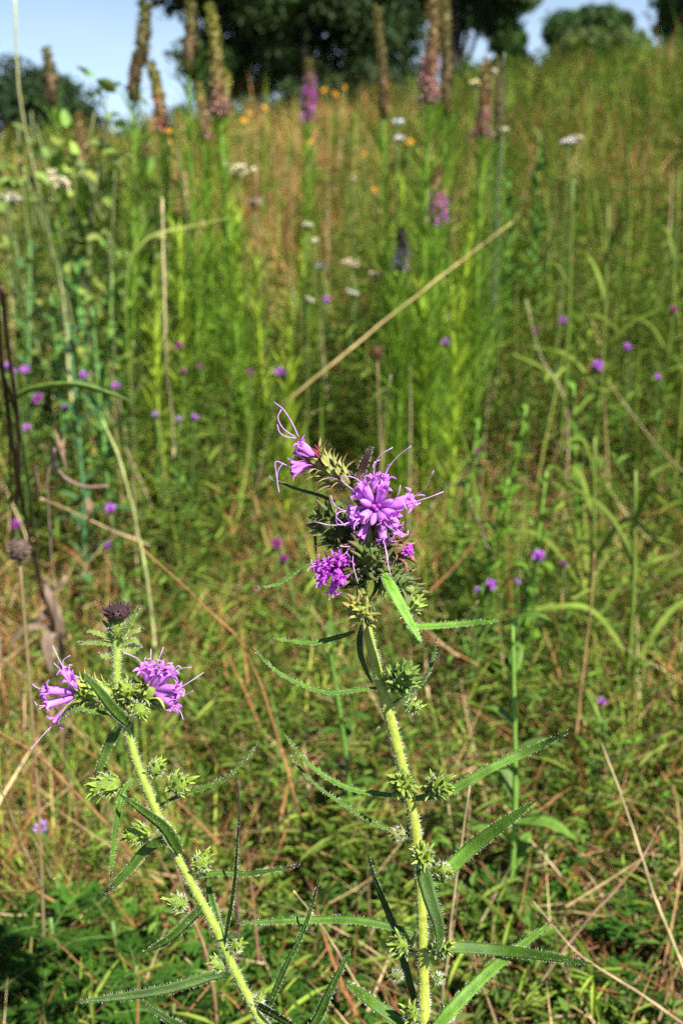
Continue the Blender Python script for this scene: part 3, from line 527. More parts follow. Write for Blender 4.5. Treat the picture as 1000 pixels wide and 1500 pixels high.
ST = [([(738, 78, 1.5), (730, 250, 1.5), (722, 490, 1.5)], 8, GREY, 'tall straight grey dead stalk rising past the lilac based spike'),
 ([(238, 290, 1.5), (241, 430, 1.45), (244, 545, 1.42), (250, 610, 1.4)], 9, PALE, 'pale upright dry stalk standing among the green feathery stems'),
 ([(150, 615, 1.15), (178, 680, 1.12), (200, 770, 1.1), (218, 880, 1.08)], 9, (.42, .47, .18), 'thick pale green stalk rising behind the shorter purple plant'),
 ([(196, 500, 1.2), (193, 600, 1.2), (195, 720, 1.18)], 5, STRAW, 'thin straight straw touching the tip of the long green leaf'),
 ([(205, 800, .8), (290, 880, .78), (370, 975, .76), (440, 1195, .75)], 6, RUST, 'orange rusty stem bending past the shorter purple plant'),
 ([(880, 1088, .75), (920, 1195, .73), (965, 1330, .71), (1005, 1430, .7)], 6, STRAW, 'long pale straw sloping down along the lower meadow corner'),
 ([(688, 1148, .6), (672, 1260, .6), (655, 1400, .6), (640, 1500, .6)], 8, STRAW, 'upright tan straw standing beside the thick stem of the tall purple plant'),
 ([(-5, 1140, .6), (20, 1200, .6), (62, 1300, .6)], 6, STRAW, 'short tan straw leaning above the ragweed leaves'),
 ([(687, 732, 1.0), (702, 770, 1.0), (722, 820, .99)], 7, (.48, .36, .24), 'short pinkish tan straw standing by the dark grass hollow'),
 ([(572, 550, 1.3), (560, 620, 1.3), (553, 690, 1.28)], 6, PALE, 'short pale stalk under the round brown seed head'),
 ([(1003, 1055, .75), (950, 1085, .75), (880, 1120, .76)], 7, STRAW, 'pale straw jutting in from the meadow edge above the long sloping straw'),
 ([(965, 1210, .7), (930, 1270, .7), (850, 1360, .71), (790, 1440, .72)], 5, (.4, .27, .17), 'brown straw crossing the lower corner toward the long pale straw'),
 ([(780, 1320, .66), (850, 1400, .66), (930, 1450, .66), (1000, 1500, .66)], 5, (.42, .3, .18), 'tan straw running low through the dark corner of grass'),
 ([(-5, 1070, .75), (60, 1110, .75), (140, 1190, .74), (200, 1260, .74)], 6, RUST, 'rust coloured stem crossing behind the shorter purple plant'),
 ([(60, 730, 1.05), (130, 760, 1.04), (220, 800, 1.0)], 7, (.44, .33, .18), 'crooked tan twig below the curled brown leaves'),
 ([(350, 1145, .62), (349, 1220, .62), (347, 1330, .62)], 8, (.26, .13, .13), 'purplish red upright stem between the two purple plants'),
 ([(555, 1065, .68), (480, 1135, .68), (400, 1215, .68)], 5, STRAW, 'tan straw slanting down from the tall purple plant stem'),
 ([(430, 1305, .56), (480, 1370, .56), (540, 1470, .56)], 6, STRAW, 'tan straw lying low between the two purple plants'),
 ([(700, 880, .9), (640, 960, .88), (560, 1065, .85)], 5, (.4, .3, .16), 'long tan straw passing behind the tall purple plant stem'),
 ([(840, 250, 1.9), (815, 330, 1.9), (788, 420, 1.88)], 9, (.34, .42, .14), 'pale green leaning stalk carrying the small white seed head'),
 ([(870, 810, 1.0), (862, 900, 1.0), (850, 1010, .98)], 7, (.46, .27, .13), 'orange brown dry stalk in the rusty patch of grass'),
 ([(285, 200, 2.0), (282, 330, 2.0), (284, 480, 2.0)], 5, (.3, .2, .11), 'thin brown stem in the middle of the feathery green stems'),
 ([(375, 250, 1.9), (378, 400, 1.9), (390, 545, 1.9)], 5, (.36, .24, .12), 'thin orange brown stem right of the feathery green stems'),
 ([(170, 1030, .52), (196, 1120, .52), (235, 1200, .53), (270, 1320, .54), (310, 1450, .55)], 10, (.42, .24, .13), 'tan brown dead blade hanging behind the leaning stem of the shorter plant'),
 ([(1000, 690, 1.15), (950, 640, 1.2), (890, 560, 1.3)], 5, (.4, .31, .16), 'thin straw leaning among the broad grass blades'),
 ([(770, 440, 1.7), (790, 520, 1.65), (830, 620, 1.6)], 5, (.40, .33, .18), 'bent straw below the white seed head stalk'),
 ([(130, 1090, .8), (60, 1010, .85), (-5, 960, .9)], 5, (.45, .3, .16), 'tan straw poking out behind the side head of the shorter plant')]
stalk([(750, 325, 1.56), (600, 440, 1.51), (425, 582, 1.5), (395, 606, 1.66)], 5.2, (.46, .34, .14), 'long tan straw slanting across the middle of the meadow', False)
stalk([(22, -10, 1.5), (28, 140, 1.55), (48, 250, 1.65), (72, 360, 1.8), (90, 445, 1.95)], 9, (.50, .50, .22), 'tall pale green yellow stalk near the lone far tree, cut by the upper edge', False, None)
for s in ST: stalk(s[0], s[1], s[2], s[3])
# dark branching dead stem with its one green leaf
def ground_pt(p, dx=0, dy=0): return np.array([p[0] + dx, p[1] + dy, G(p[0] + dx, p[1] + dy)])
D0 = .72
def DK(l): return np.array([P(a, b, .72 + .43 * max(0, b - 380) / 560) for a, b in l])
db = PH(94, 985, 0)
dk = thing('dark_dead_stem', 'dark brown branching dead stem with a single long green leaf', 'plant', db)
for pts, w, c in (([(-8, 380), (2, 520), (25, 690), (55, 840), (86, 940)], 8, (.07, .04, .025)), ([(3, 420), (14, 520), (25, 600), (27, 690), (24, 740)], 7, (.10, .055, .04)), ([(-2, 530), (22, 600), (40, 690), (52, 790), (60, 850)], 6, (.06, .075, .025)), ([(14, 640), (16, 720), (18, 790)], 4, (.08, .06, .04))):
    q = DK(pts); q = np.vstack([q, db]) if pts[-1][1] > 900 else q
    p = smooth_path(q, 40); mb = MB(); tube(mb, p, np.full(40, w * .5 * D0 / FPX) * (1 + .1 * np.sin(np.arange(40) * .9)), c, 8); mb.build('stem', M['bark'], dk)
p = smooth_path(DK([(12, 590), (50, 572), (110, 566), (160, 578), (197, 590)]), 26); t = np.linspace(0, 1, 26); mb = MB()
ribbon(mb, p, 26 * D0 / FPX * np.sin(np.pi * np.clip(t * .93 + .07, 0, 1)) ** .7 + .0003, (.10, .17, .025), (0, .45, 1), .35, .0004); mb.build('leaf', M['leaf'], dk)
# shaggy dead plant remains near it
WD = 1.12; p0 = P(85, 930, WD); o_ = PH(95, 985, 0); dd = thing('withered_plant', 'withered brown shaggy plant remains at the foot of the dark dead stem', 'plant', o_)
mb = MB(); tube(mb, smooth_path([o_, P(90, 940, WD), P(66, 850, WD)], 12), np.linspace(.005, .003, 12), (.17, .12, .085), 7); mb.build('stem', M['bark'], dd)
for a, b, c, d in (((68, 860), (82, 900), (95, 930), 16), ((80, 880), (60, 905), (40, 912), 9), ((90, 920), (70, 935), (75, 985), 18), ((75, 870), (95, 850), (92, 838), 7), ((84, 920), (40, 920), (12, 950), 9)):
    pts = smooth_path(np.array([P(*a, WD - .01), P(*b, WD - .02), P(*c, WD - .01)]), 14); mb = MB(); ribbon(mb, pts, d * WD / FPX * np.sin(np.pi * np.linspace(.12, .97, 14)), np.array((.25, .18, .13)) * rng.uniform(.6, 1.2), (.3, -1, .3), .5, .0005); mb.build('withered_leaf', M['straw'], dd)
q = [P(78, 655, 1.0), P(85, 690, 1.0), P(120, 712, 1.0), P(160, 712, 1.0)]; wb = ground_pt(q[0], -.02, .02); wl = thing('curled_dead_leaves', 'curled brown dead leaves and twig hanging in the grass beside the dark stem', 'plant', wb)
mb = MB(); tube(mb, smooth_path([wb, P(70, 720, 1.0), q[0]], 12), .0012, (.12, .085, .06), 6); tube(mb, smooth_path(q, 16), np.linspace(.0026, .0015, 16), (.20, .14, .11), 6); mb.build('twig', M['bark'], wl)
for a, b, c, w in (((80, 630), (88, 660), (98, 690), 15), ((52, 680), (56, 705), (58, 735), 14), ((76, 660), (60, 650), (40, 662), 6), ((95, 640), (90, 655), (80, 665), 10), ((128, 730), (132, 745), (130, 765), 18)):
    pts = smooth_path(np.array([P(*a, .99), P(*b, .98), P(*c, .99)]), 14); mb = MB(); ribbon(mb, pts, w * .62 / FPX * np.sin(np.pi * np.linspace(.1, .95, 14)) * rng.uniform(.6, 1.2, 14), np.array((.22, .15, .09)) * rng.uniform(.7, 1.2), (.2 + rng.normal(0, .5), -1, .2), .9, .0005); mb.build('leaf', M['straw'], wl)
# round seed heads
def seedhead(px, py, d, rpx, label, col=(.13, .075, .035)):
    c = P(px, py, d); b = ground_pt(c, rng.uniform(-.02, .02), .01); root = thing('seed_head', label, 'seed head', b, 'round brown seed heads')
    mb = MB(); tube(mb, smooth_path([b, (b + c) / 2 + RT * .004, c], 16), .0014, (.2, .14, .07), 6); mb.build('stem', M['stem'], root)
    r = rpx * d / FPX; mb = MB(); core(mb, c - np.array([0, 0, r]), (0, 0, 1), 2 * r, r, np.array(col) * .7, 14); n = 260; dr = randdir(n)
    leaflets(mb, c + dr * r * .85, dr + rng.normal(0, .3, (n, 3)), randdir(n), r * .42, r * .2, jit(col, n, .4, .1), .3, 0); mb.build('head', M['spike'], root)
seedhead(552, 517, 1.35, 9, 'round brown seed head on a thin stem below the slanting straw'); seedhead(28, 805, .75, 15, 'larger dull brown seed head hanging beside the dark dead stem', (.14, .10, .08))
# bent yellow straw piece by the ragweed
stalk([(80, 1287, .58), (72, 1296, .58), (50, 1303, .58), (0, 1307, .58), (-60, 1330, .58)], 7, (.5, .36, .08), 'bent yellow straw lying over the ragweed leaves', True)

# ================================================================= SMALL FLOWERS
def button(px, py, h, spx, label, col=(.47, .13, .60), group='small purple flower heads', name='purple_flower'):
    c = PH(px, py, h)
    for _ in range(6):
        if h < float(hscale(c[1])) * 1.22: h += .03; c = PH(px, py, h)
    spx *= 1.2; d = depth(c); b = ground_pt(c, rng.uniform(-.05, .05), rng.uniform(0, .04)); root = thing(name, label, 'wildflower', b, group)
    mb = MB(); sp = smooth_path([b, (b + c) / 2 + rng.normal(0, .01, 3), c], 14); tube(mb, sp, .0011 * max(1, d / 2), (.10, .17, .04), 5)
    n = 16; t = rng.uniform(.1, .85, n); p = np.stack([np.interp(t * 13, np.arange(14), sp[:, a]) for a in range(3)], 1)
    blades(mb, p, rng.uniform(.02, .05, n), np.full(n, .003), rng.uniform(0, 6.28, n), rng.uniform(.3, .9, n), rng.uniform(0, .5, n), jit((.09, .19, .03), n), seg=3); mb.build('stem', M['forb'], root)
    r = spx * .5 * d / FPX; up = nrm(np.array([rng.normal(0, .25), -.7, 1])); mb = MB(); core(mb, c - up * r * 1.3, up, r * 1.3, r * .55, (.07, .09, .03), 8); mb.build('flower_base', M['forb'], root)
    n = 60; dr = nrm(randdir(n) + up * 1.0); mb = MB(); leaflets(mb, c + dr * r * .1, dr, randdir(n), r * rng.uniform(.75, 1.1, n), r * .3, jit(col, n, .3, .1), .2, .1); mb.build('petals', M['petal'], root)
DKM = (.40, .08, .30); LAV = (.52, .32, .66)
for px, py, h, s, col, lab in [
 (412, 547, .27, 20, None, 'brightest small purple head in the open grass above the plants'), (478, 440, .33, 11, None, 'tiny purple head beside the slanting straw, toward its upper end'), (652, 502, .32, 12, None, 'violet head on the yellow green feathery stem, lower of the two'), (660, 467, .33, 10, LAV, 'faded lavender head above the violet one on the feathery stem'),
 (783, 485, .33, 10, DKM, 'dark magenta bud in the grass by the bent straw'), (823, 470, .34, 11, None, 'violet head near the tip of the leaning pale stalk'), (874, 537, .3, 17, None, 'largest violet head among the broad pale grass blades'), (918, 510, .32, 12, None, 'violet head right beside an orange dry leaf'), (962, 553, .3, 10, None, 'pinkish violet head low by the meadow edge, past the broad grass'),
 (985, 455, .33, 12, DKM, 'dull plum head farthest toward the meadow edge'), (697, 662, .25, 10, DKM, 'dark violet head by the dark grass hollow'), (788, 815, .2, 18, None, 'violet head in the green leaves below the dark hollow'), (717, 858, .19, 17, None, 'violet head nearest the tall plant, over a broad leaf'), (700, 865, .18, 10, LAV, 'small pale head touching the violet one over the broad leaf'), (757, 852, .19, 9, LAV, 'faint bluish head between two violet ones'),
 (825, 826, .2, 11, (.42, .14, .36), 'pinkish head next to the rusty dry patch'), (880, 1028, .15, 13, None, 'lone violet head low in the leafy grass above the long sloping straw'), (263, 508, .3, 13, DKM, 'plum head by the foot of the pale upright dry stalk'), (122, 550, .28, 12, None, 'violet head just above the long green leaf'), (170, 567, .28, 13, None, 'violet head over the tip of the long green leaf'),
 (97, 597, .26, 10, None, 'pink violet head just below the long green leaf'), (57, 586, .26, 17, (.46, .14, .46), 'pink purple double head against the dark stems'), (38, 543, .28, 14, None, 'violet head between the dark stems above the green leaf'), (40, 628, .25, 12, None, 'deep violet head below the green leaf, beside the dark stems'), (12, 538, .28, 12, None, 'violet head tucked behind the outermost dark stem'), (22, 545, .28, 9, LAV, 'pale head next to the outermost dark stem'),
 (285, 612, .25, 10, None, 'pinkish violet head in the grass near a thin green stem'), (262, 615, .25, 9, LAV, 'grey lavender head near the pinkish one'), (228, 608, .25, 9, LAV, 'grey lavender head by the thin straw'), (163, 746, .2, 16, None, 'violet head under the curled dead leaves'), (160, 800, .19, 11, (.33, .08, .45), 'dark violet head below the crooked tan twig'),
 (25, 769, .2, 16, (.50, .12, .50), 'pink violet head above the larger brown seed head'), (405, 798, .2, 17, DKM, 'deep magenta head behind the tall plant'), (415, 820, .19, 14, DKM, 'second deep magenta head, lower and in shade behind the tall plant'), (62, 1212, .12, 20, LAV, 'pale lavender head on the ground near the ragweed'),
 (268, 545, .28, 11, DKM, 'plum bud under the plum head by the dry stalk'), (367, 546, .28, 10, DKM, 'plum bud a little left of the brightest head'), (294, 538, .28, 9, DKM, 'tiny plum bud between two other plum buds')]:
    button(px, py, h, s, lab, col or (.62, .24, .74))
def white_cluster(px, py, h, spx, label, col=(.72, .68, .55), d=None, nf=16, group='cream flower clusters', name='white_flower'):
    c = PH(px, py, h) if d is None else P(px, py, d); d = depth(c); b = ground_pt(c, rng.uniform(-.05, .05), rng.uniform(0, .05)); root = thing(name, label, 'wildflower', b, group); r = spx * .5 * d / FPX
    mb = MB(); tube(mb, smooth_path([b, (b + c) / 2 + rng.normal(0, .012, 3), c - np.array([0, 0, r])], 14), .0014 * max(1, d / 2), (.12, .18, .05), 5); mb.build('stem', M['forb'], root)
    fl = MB(); tw = MB()
    for k in range(nf):
        q = c + np.array([rng.normal(0, .45), rng.normal(0, .45), rng.normal(0, .18)]) * r; tube(tw, [c - np.array([0, 0, r]), (c + q) / 2 - np.array([0, 0, r * .3]), q], .0006 * max(1, d / 2), (.14, .18, .06), 3)
        n = 12; dr = nrm(randdir(n) + np.array([0, 0, .8])); leaflets(fl, q + dr * r * .02, dr, randdir(n), r * .42, r * .3, jit(col, n, .15, .05), .2, .1)
    tw.build('flower_stalks', M['forb'], root); fl.build('blossoms', M['bloom'], root)
for px, py, d, s, col, lab in [
 (347, 250, 2.1, 34, None, 'widest cream flower cluster, among the feathery stems'), (372, 298, 2.0, 26, (.35, .27, .2), 'brownish fading flower cluster below the widest cream one'), (583, 179, 2.3, 16, (.8, .8, .76), 'upper of two bright white flower dots beneath the slender olive spike'), (583, 203, 2.3, 15, (.8, .8, .76), 'lower of two bright white flower dots beneath the slender olive spike'), (85, 268, 2.0, 32, None, 'cream flower cluster just right of the tall pale stalk'), (75, 252, 2.05, 14, None, 'small cream flower above the cluster by the tall pale stalk'),
 (16, 291, 1.9, 26, (.62, .58, .48), 'dull cream cluster at the meadow edge beyond the tall pale stalk'), (70, 292, 1.95, 14, (.6, .62, .35), 'small yellowish flower under the cluster by the tall pale stalk'), (470, 391, 2.0, 14, (.8, .8, .74), 'white flower beside the path of the slanting straw'), (450, 330, 2.2, 15, (.62, .62, .45), 'pale flower in grass under the magenta spike'), (460, 352, 2.15, 13, (.62, .62, .45), 'lower pale flower in grass under the magenta spike'), (515, 385, 2.1, 24, (.6, .5, .36), 'tan cream flower cluster left of the violet footed small spike'), (550, 402, 2.1, 18, (.55, .45, .32), 'tan flower cluster nearer the violet footed small spike'),
 (518, 430, 1.95, 18, (.62, .66, .48), 'greenish white flower below the tan cream cluster'), (451, 440, 1.9, 15, (.6, .6, .45), 'pale flower next to the tiny purple head'), (697, 122, 2.1, 16, (.75, .7, .42), 'cream yellow flower at the side of the lilac based brown spike'), (721, 105, 2.15, 14, (.72, .66, .5), 'cream flower right behind the lilac based brown spike'), (737, 190, 2.1, 13, (.65, .62, .42), 'pale flower attached by the grey dead stalk'), (833, 207, 1.95, 18, (.8, .78, .72), 'white fluffy seed head on top of the pale leaning stalk'), (848, 202, 1.97, 13, (.66, .62, .45), 'cream head behind the white fluffy one'), (279, 283, 2.1, 13, (.78, .66, .4), 'lone yellow cream flower in the feathery stems'), (517, 262, 2.6, 9, (.75, .7, .6), 'tiny pale dot flower high on the brown slope')]:
    white_cluster(px, py, None, s, lab, np.clip(np.array(col or (.74, .68, .48)) * 1.18, 0, .88), d)
def daisy(px, py, h, spx, label, col=(.75, .34, .03), d=None):
    spx *= .8; c = PH(px, py, h) if d is None else P(px, py, d); d = depth(c); b = ground_pt(c, rng.uniform(-.05, .05), .02); root = thing('orange_flower', label, 'wildflower', b, 'orange flowers on the slope'); r = spx * .5 * d / FPX
    mb = MB(); tube(mb, smooth_path([b, (b + c) / 2 + rng.normal(0, .01, 3), c], 8), .0014 * max(1, d / 2), (.13, .18, .05), 4); mb.build('stem', M['forb'], root)
    ax = nrm(np.array([rng.normal(0, .3), -.8, .6])); a = nrm(np.cross(ax, (0, 0, 1))); bb = np.cross(ax, a); n = 12; an = np.arange(n) * 2 * math.pi / n; dr = np.cos(an)[:, None] * a + np.sin(an)[:, None] * bb + ax * .15
    mb = MB(); leaflets(mb, c + dr * r * .15, dr, ax + 0 * dr, r, r * .5, jit(col, n, .12, .05), .2, .1); pe = mb.build('petals', M['bloom'], root)
    mb = MB(); core(mb, c - ax * r * .1, ax, r * .4, r * .3, (.10, .05, .02), 8); mb.build('flower_centre', M['spike'], root)
for px, py, h, s, lab in [(475, 132, .5, 10, 'orange flower right of the magenta spike'), (491, 138, .5, 10, 'yellow orange flower in the pair beyond the magenta spike'), (388, 158, .5, 10, 'yellow flower under the dark tree, left of the magenta spike'), (358, 177, .5, 11, 'orange flower nearest the longest olive spike'), (366, 166, .5, 8, 'small yellow flower between two orange ones under the tree'), (455, 207, .48, 9, 'orange flower on the slope below the magenta spike'), (566, 124, .5, 9, 'orange flower just behind the slender olive spike'), (600, 208, .48, 11, 'orange flower near the two white flower dots'), (535, 226, .48, 8, 'small orange flower on the brown slope'), (505, 128, .5, 7, 'tiny orange flower near the skyline'), (548, 278, .45, 8, 'orange flower lowest on the brown slope')]:
    daisy(px, py, h, s, lab)
daisy(247, 191, 0, 11, 'orange flower beside the coral footed spike', (.75, .34, .03), 2.3); daisy(252, 209, 0, 9, 'smaller orange flower under the coral footed spike', (.7, .36, .05), 2.3)

# ================================================================= LEAFY PLANTS THAT CAN BE TOLD APART
def lance_plant(px, py, d, label, col, n=26, ll=.11, asp=.2, name='leafy_plant', el=(.2, .9), group='leafy plants', bare=.15):
    T_ = P(px, py, d); b = ground_pt(T_, rng.uniform(-.04, .04), .0); root = thing(name, label, 'plant', b, group)
    sp = smooth_path([b, (b + T_) / 2 + rng.normal(0, .012, 3), T_], 16); mb = MB(); tube(mb, sp, np.linspace(.0035, .0016, 16), np.array(col) * 1.25, 6); mb.build('stem', M['stem'], root)
    mb = MB(); t = np.linspace(bare, 1, n); p = np.stack([np.interp(t * 15, np.arange(16), sp[:, a]) for a in range(3)], 1)
    for k in range(n):
        az = k * 2.4 + rng.uniform(-.3, .3); e = rng.uniform(*el); dr = np.array([math.cos(az) * math.cos(e), math.sin(az) * math.cos(e), math.sin(e)]); l = ll * rng.uniform(.75, 1.15) * (1.1 - .55 * t[k])
        pts = smooth_path([p[k], p[k] + dr * l * .5, p[k] + dr * l * .95 - np.array([0, 0, l * .22])], 8); w = l * asp * np.sin(np.pi * np.linspace(.1, .985, 8)) ** .8
        ribbon(mb, pts, w, np.array(col) * rng.uniform(.75, 1.25), (0, 0, 1), .25, .0003)
    mb.build('leaves', M['leaf'], root); return root
TEAL = (.085, .20, .04)
for a in [(110, 385, 1.75, 'bushy lance leaved plant, tallest of the teal green clump', TEAL), (75, 430, 1.7, 'teal lance leaved plant behind the dark stems', TEAL), (135, 450, 1.65, 'teal lance leaved plant with paler upper leaves above the long green leaf', (.10, .21, .05)), (100, 470, 1.5, 'low dark teal lance leaved plant just over the long green leaf', (.06, .15, .05)), (165, 400, 1.8, 'yellower lance leaved plant next to the teal clump', (.12, .23, .04)), (45, 350, 1.8, 'dull green lance leaved plant at the foot of the tall pale stalk', (.08, .18, .05))]:
    lance_plant(*a)
for a in [(745, 700, 1.3, 'light green trifoliate herb beside the dark hollow', (.12, .25, .02), 30, .05, .45), (800, 690, 1.25, 'light green herb over the violet head', (.12, .24, .02), 30, .05, .45), (700, 620, 1.45, 'green herb under the feathery stems', (.10, .21, .02), 28, .05, .45), (840, 570, 1.6, 'green herb below the largest violet head', (.10, .21, .02), 28, .05, .4), (770, 600, 1.5, 'bright green herb in the open middle of the grass', (.12, .24, .02), 28, .05, .45), (745, 250, 2.5, 'bright green bushy herb at the foot of the grey dead stalk', (.10, .24, .03), 44, .09, .3), (790, 200, 2.8, 'wide bright herb below the skyline shrubs', (.10, .23, .03), 44, .1, .3), (480, 930, .95, 'low broad leaved herb behind the bud of the tall plant', (.07, .15, .02), 20, .05, .3), (750, 905, .85, 'broad pale leaf plant beyond the horizontal leaf of the tall plant', (.11, .21, .03), 14, .06, .35)]:
    lance_plant(*a)
# broad pale grass on the slope
def broad_grass(px, py, d, label, lean=.3, n=5, col=(.13, .19, .025), ll=.17, w=.0075):
    T_ = P(px, py, d); b = ground_pt(T_); root = thing('broad_grass', label, 'grass plant', b, 'broad bladed grass plants'); H = T_[2] - b[2]
    mb = MB(); sp = smooth_path([b, (b + T_) / 2 + RT * .01, T_], 14); tube(mb, sp, np.linspace(.004, .002, 14), np.array(col) * .9, 6); mb.build('stem', M['stem'], root)
    for k in range(n):
        t = .25 + .72 * k / n; p = np.array([np.interp(t * 13, np.arange(14), sp[:, a]) for a in range(3)]); az = k * 2.6 + rng.uniform(-.5, .5) + .4; l = ll * rng.uniform(.6, 1.0) * (1.15 - .5 * t)
        u = np.array([math.cos(az), math.sin(az) * .7, 0]); pts = smooth_path([p, p + (u * .35 + np.array([0, 0, .8])) * l * .4, p + (u * .75 + np.array([0, 0, 1.0])) * l * .7, p + (u * 1.2 + np.array([0, 0, rng.uniform(.4, 1.1)])) * l * .95], 14)
        mb = MB(); ribbon(mb, pts, w * np.sin(np.pi * np.linspace(.12, .985, 14)) ** .7, np.array(col) * rng.uniform(.8, 1.2), (0, -.3, 1), .35, .0004); mb.build('blade', M['forb'], root)
for a in [(838, 262, 1.9, 'broad grass plant under the white fluffy seed head, with drooping pale blades'), (890, 300, 1.95, 'broad grass plant right of the pale leaning stalk'), (995, 250, 2.2, 'tall broad grass cut by the meadow edge'), (930, 690, 1.15, 'broad grass with long arching blades low by the meadow edge'), (870, 640, 1.3, 'broad grass between the herbs and the meadow edge')]:
    broad_grass(*a)
# long arching blade across the feathery stems
p = smooth_path(np.array([P(195, 372, 1.7), P(225, 345, 1.7), P(280, 332, 1.7), P(345, 317, 1.7)]), 24); b0 = ground_pt(P(190, 420, 1.7)); root = thing('arching_blade', 'single yellow green grass blade arching sideways across the feathery stems', 'grass plant', b0)
mb = MB(); tube(mb, smooth_path([b0, P(185, 460, 1.7), P(195, 372, 1.7)], 14), .0013, (.14, .2, .03), 6); mb.build('stem', M['stem'], root); mb = MB(); ribbon(mb, p, .007 * np.sin(np.pi * np.linspace(.3, .98, 24)), (.26, .30, .08), (0, -.5, 1), .3, .0004); mb.build('blade', M['grass'], root)

# round leaved bush near the tall pale stalk
def bush(px, py, d, rad, label, col, n, leaf, asp, name='leafy_bush', group=None, stems=9):
    c = P(px, py, d); b = ground_pt(c); root = thing(name, label, 'bush', b, group); mb = MB(); tips = []
    for k in range(stems):
        e = c + np.array([rng.normal(0, rad * .6), rng.normal(0, rad * .5), rng.uniform(-.6, .6) * rad]); pth = smooth_path([b + np.array([rng.normal(0, .05), rng.normal(0, .05), 0]), b * .4 + e * .6 + np.array([rng.normal(0, rad * .2), 0, 0]), e], 14); tube(mb, pth, np.linspace(.0045, .0018, 14), (.14, .17, .06), 5); tips.append(pth)
    mb.build('stems', M['stem'], root); mb = MB(); pos = []; 
    for k in range(n):
        pth = tips[rng.randint(stems)]; i0 = rng.randint(6, 14); pos.append(pth[i0] + rng.normal(0, rad * .14, 3))
    pos = np.array(pos); dr = nrm(randdir(n) + np.array([0, 0, .3])); ln = leaf * rng.uniform(.6, 1.15, n); leaflets(mb, pos, dr, randdir(n) + np.array([0, 0, 1.5]), ln, ln * asp, jit(col, n, .35, .15), .25, .15); mb.build('leaves', M['forb'], root)
bush(170, 215, 2.1, .17, 'round leaved bluish green bush below the coral footed spike', (.19, .28, .06), 210, .042, .7)
bush(55, 215, 2.2, .15, 'loose round leaved bush around the tall pale stalk', (.17, .26, .06), 130, .042, .7); bush(120, 290, 2.0, .16, 'dark tangled bush with withered leaves under the round leaved one', (.16, .21, .04), 220, .035, .55); bush(225, 245, 2.15, .13, 'yellow green tangled bush next to the round leaved one', (.2, .26, .04), 160, .03, .6)

# feathery ragweed near the ground
def ragweed(px, py, h, label, s=1.0, nl=9, yaw=0.0):
    c = PH(px, py, h); b = ground_pt(c); root = thing('ragweed', label, 'plant', b, 'ragweed plants'); mb = MB(); tube(mb, smooth_path([b, (b + c) / 2 + rng.normal(0, .004, 3), c], 8), .0016, (.12, .19, .05), 6); mb.build('stem', M['stem'], root)
    for k in range(nl):
        az = yaw + k * 2.4; e = rng.uniform(.0, .5); u = np.array([math.cos(az) * math.cos(e), math.sin(az) * math.cos(e), math.sin(e)]); l = .046 * s * rng.uniform(.8, 1.2); o_ = b + (c - b) * (.45 + .55 * k / nl)
        rach = smooth_path([o_, o_ + u * l * .6, o_ + u * l - np.array([0, 0, l * .18])], 10); mb = MB(); tube(mb, rach, .0006, (.10, .2, .04), 4); sd = nrm(np.cross(u, (0, 0, 1))); cc = np.array((.036, .095, .011)) * rng.uniform(.6, 1.35)
        for q in range(2, 10):
            t = q / 9; wl = l * .42 * math.sin(math.pi * (.18 + .72 * t))
            for sg in (-1, 1):
                if rng.uniform() < .12: continue
                dv = nrm(sd * sg + u * rng.uniform(.4, 1.1) + rng.normal(0, .18, 3)); pos = rach[q][None]; leaflets(mb, pos, dv[None], np.array([[0, 0, 1.0]]), wl * rng.uniform(.7, 1.1), wl * .26, cc[None] * rng.uniform(.85, 1.15), .15, .12)
                for ss in (-1, 1):
                    dv2 = nrm(dv + ss * u * .8); leaflets(mb, pos + dv * wl * .45, dv2[None], np.array([[0, 0, 1.0]]), wl * .5, wl * .2, cc[None], .15, .1)
        leaflets(mb, rach[-1][None], u[None], np.array([[0, 0, 1.0]]), l * .25, l * .1, cc[None]); mb.build('leaf', M['forb'], root)
for k, a in enumerate([(75, 1345, .13, 'ragweed with bright fern like leaves under the bent yellow straw', 1.1), (200, 1415, .12, 'ragweed directly under the dark leaf of the leaning plant', 1.1), (60, 1440, .11, 'shaded ragweed in the lowest corner', 1.1), (255, 1470, .11, 'ragweed beside the foot of the leaning stem', 1.1), (150, 1480, .1, 'ragweed at the bottom edge', 1.0), (20, 1340, .12, 'ragweed at the meadow edge below the tan straw', 1.0), (420, 1420, .1, 'ragweed between the two near stems', .9), (165, 1350, .12, 'ragweed near the small leaning leaf tip', 1.0), (330, 1390, .1, 'ragweed behind the leaning stem', .9), (520, 1290, .1, 'ragweed behind the tall plant lower leaves', .8), (760, 1470, .1, 'ragweed under the crossing leaves of the tall plant', 1.0), (480, 1485, .1, 'ragweed at the foot of the long upright hairy leaf', 1.0), (890, 1450, .1, 'ragweed below the tip of the long level leaf', 1.0), (930, 1340, .11, 'ragweed crossed by the long sloping straw', 1.0), (700, 1310, .11, 'ragweed behind the upright tan straw', 1.0), (350, 1470, .1, 'ragweed right behind the foot of the leaning plant', 1.0), (800, 1250, .12, 'ragweed in the open ground past the rising leaf tips', 1.0), (560, 1440, .1, 'ragweed hidden partly by the thick yellow green stem', 1.0)]):
    ragweed(*a, 13, k * .7)

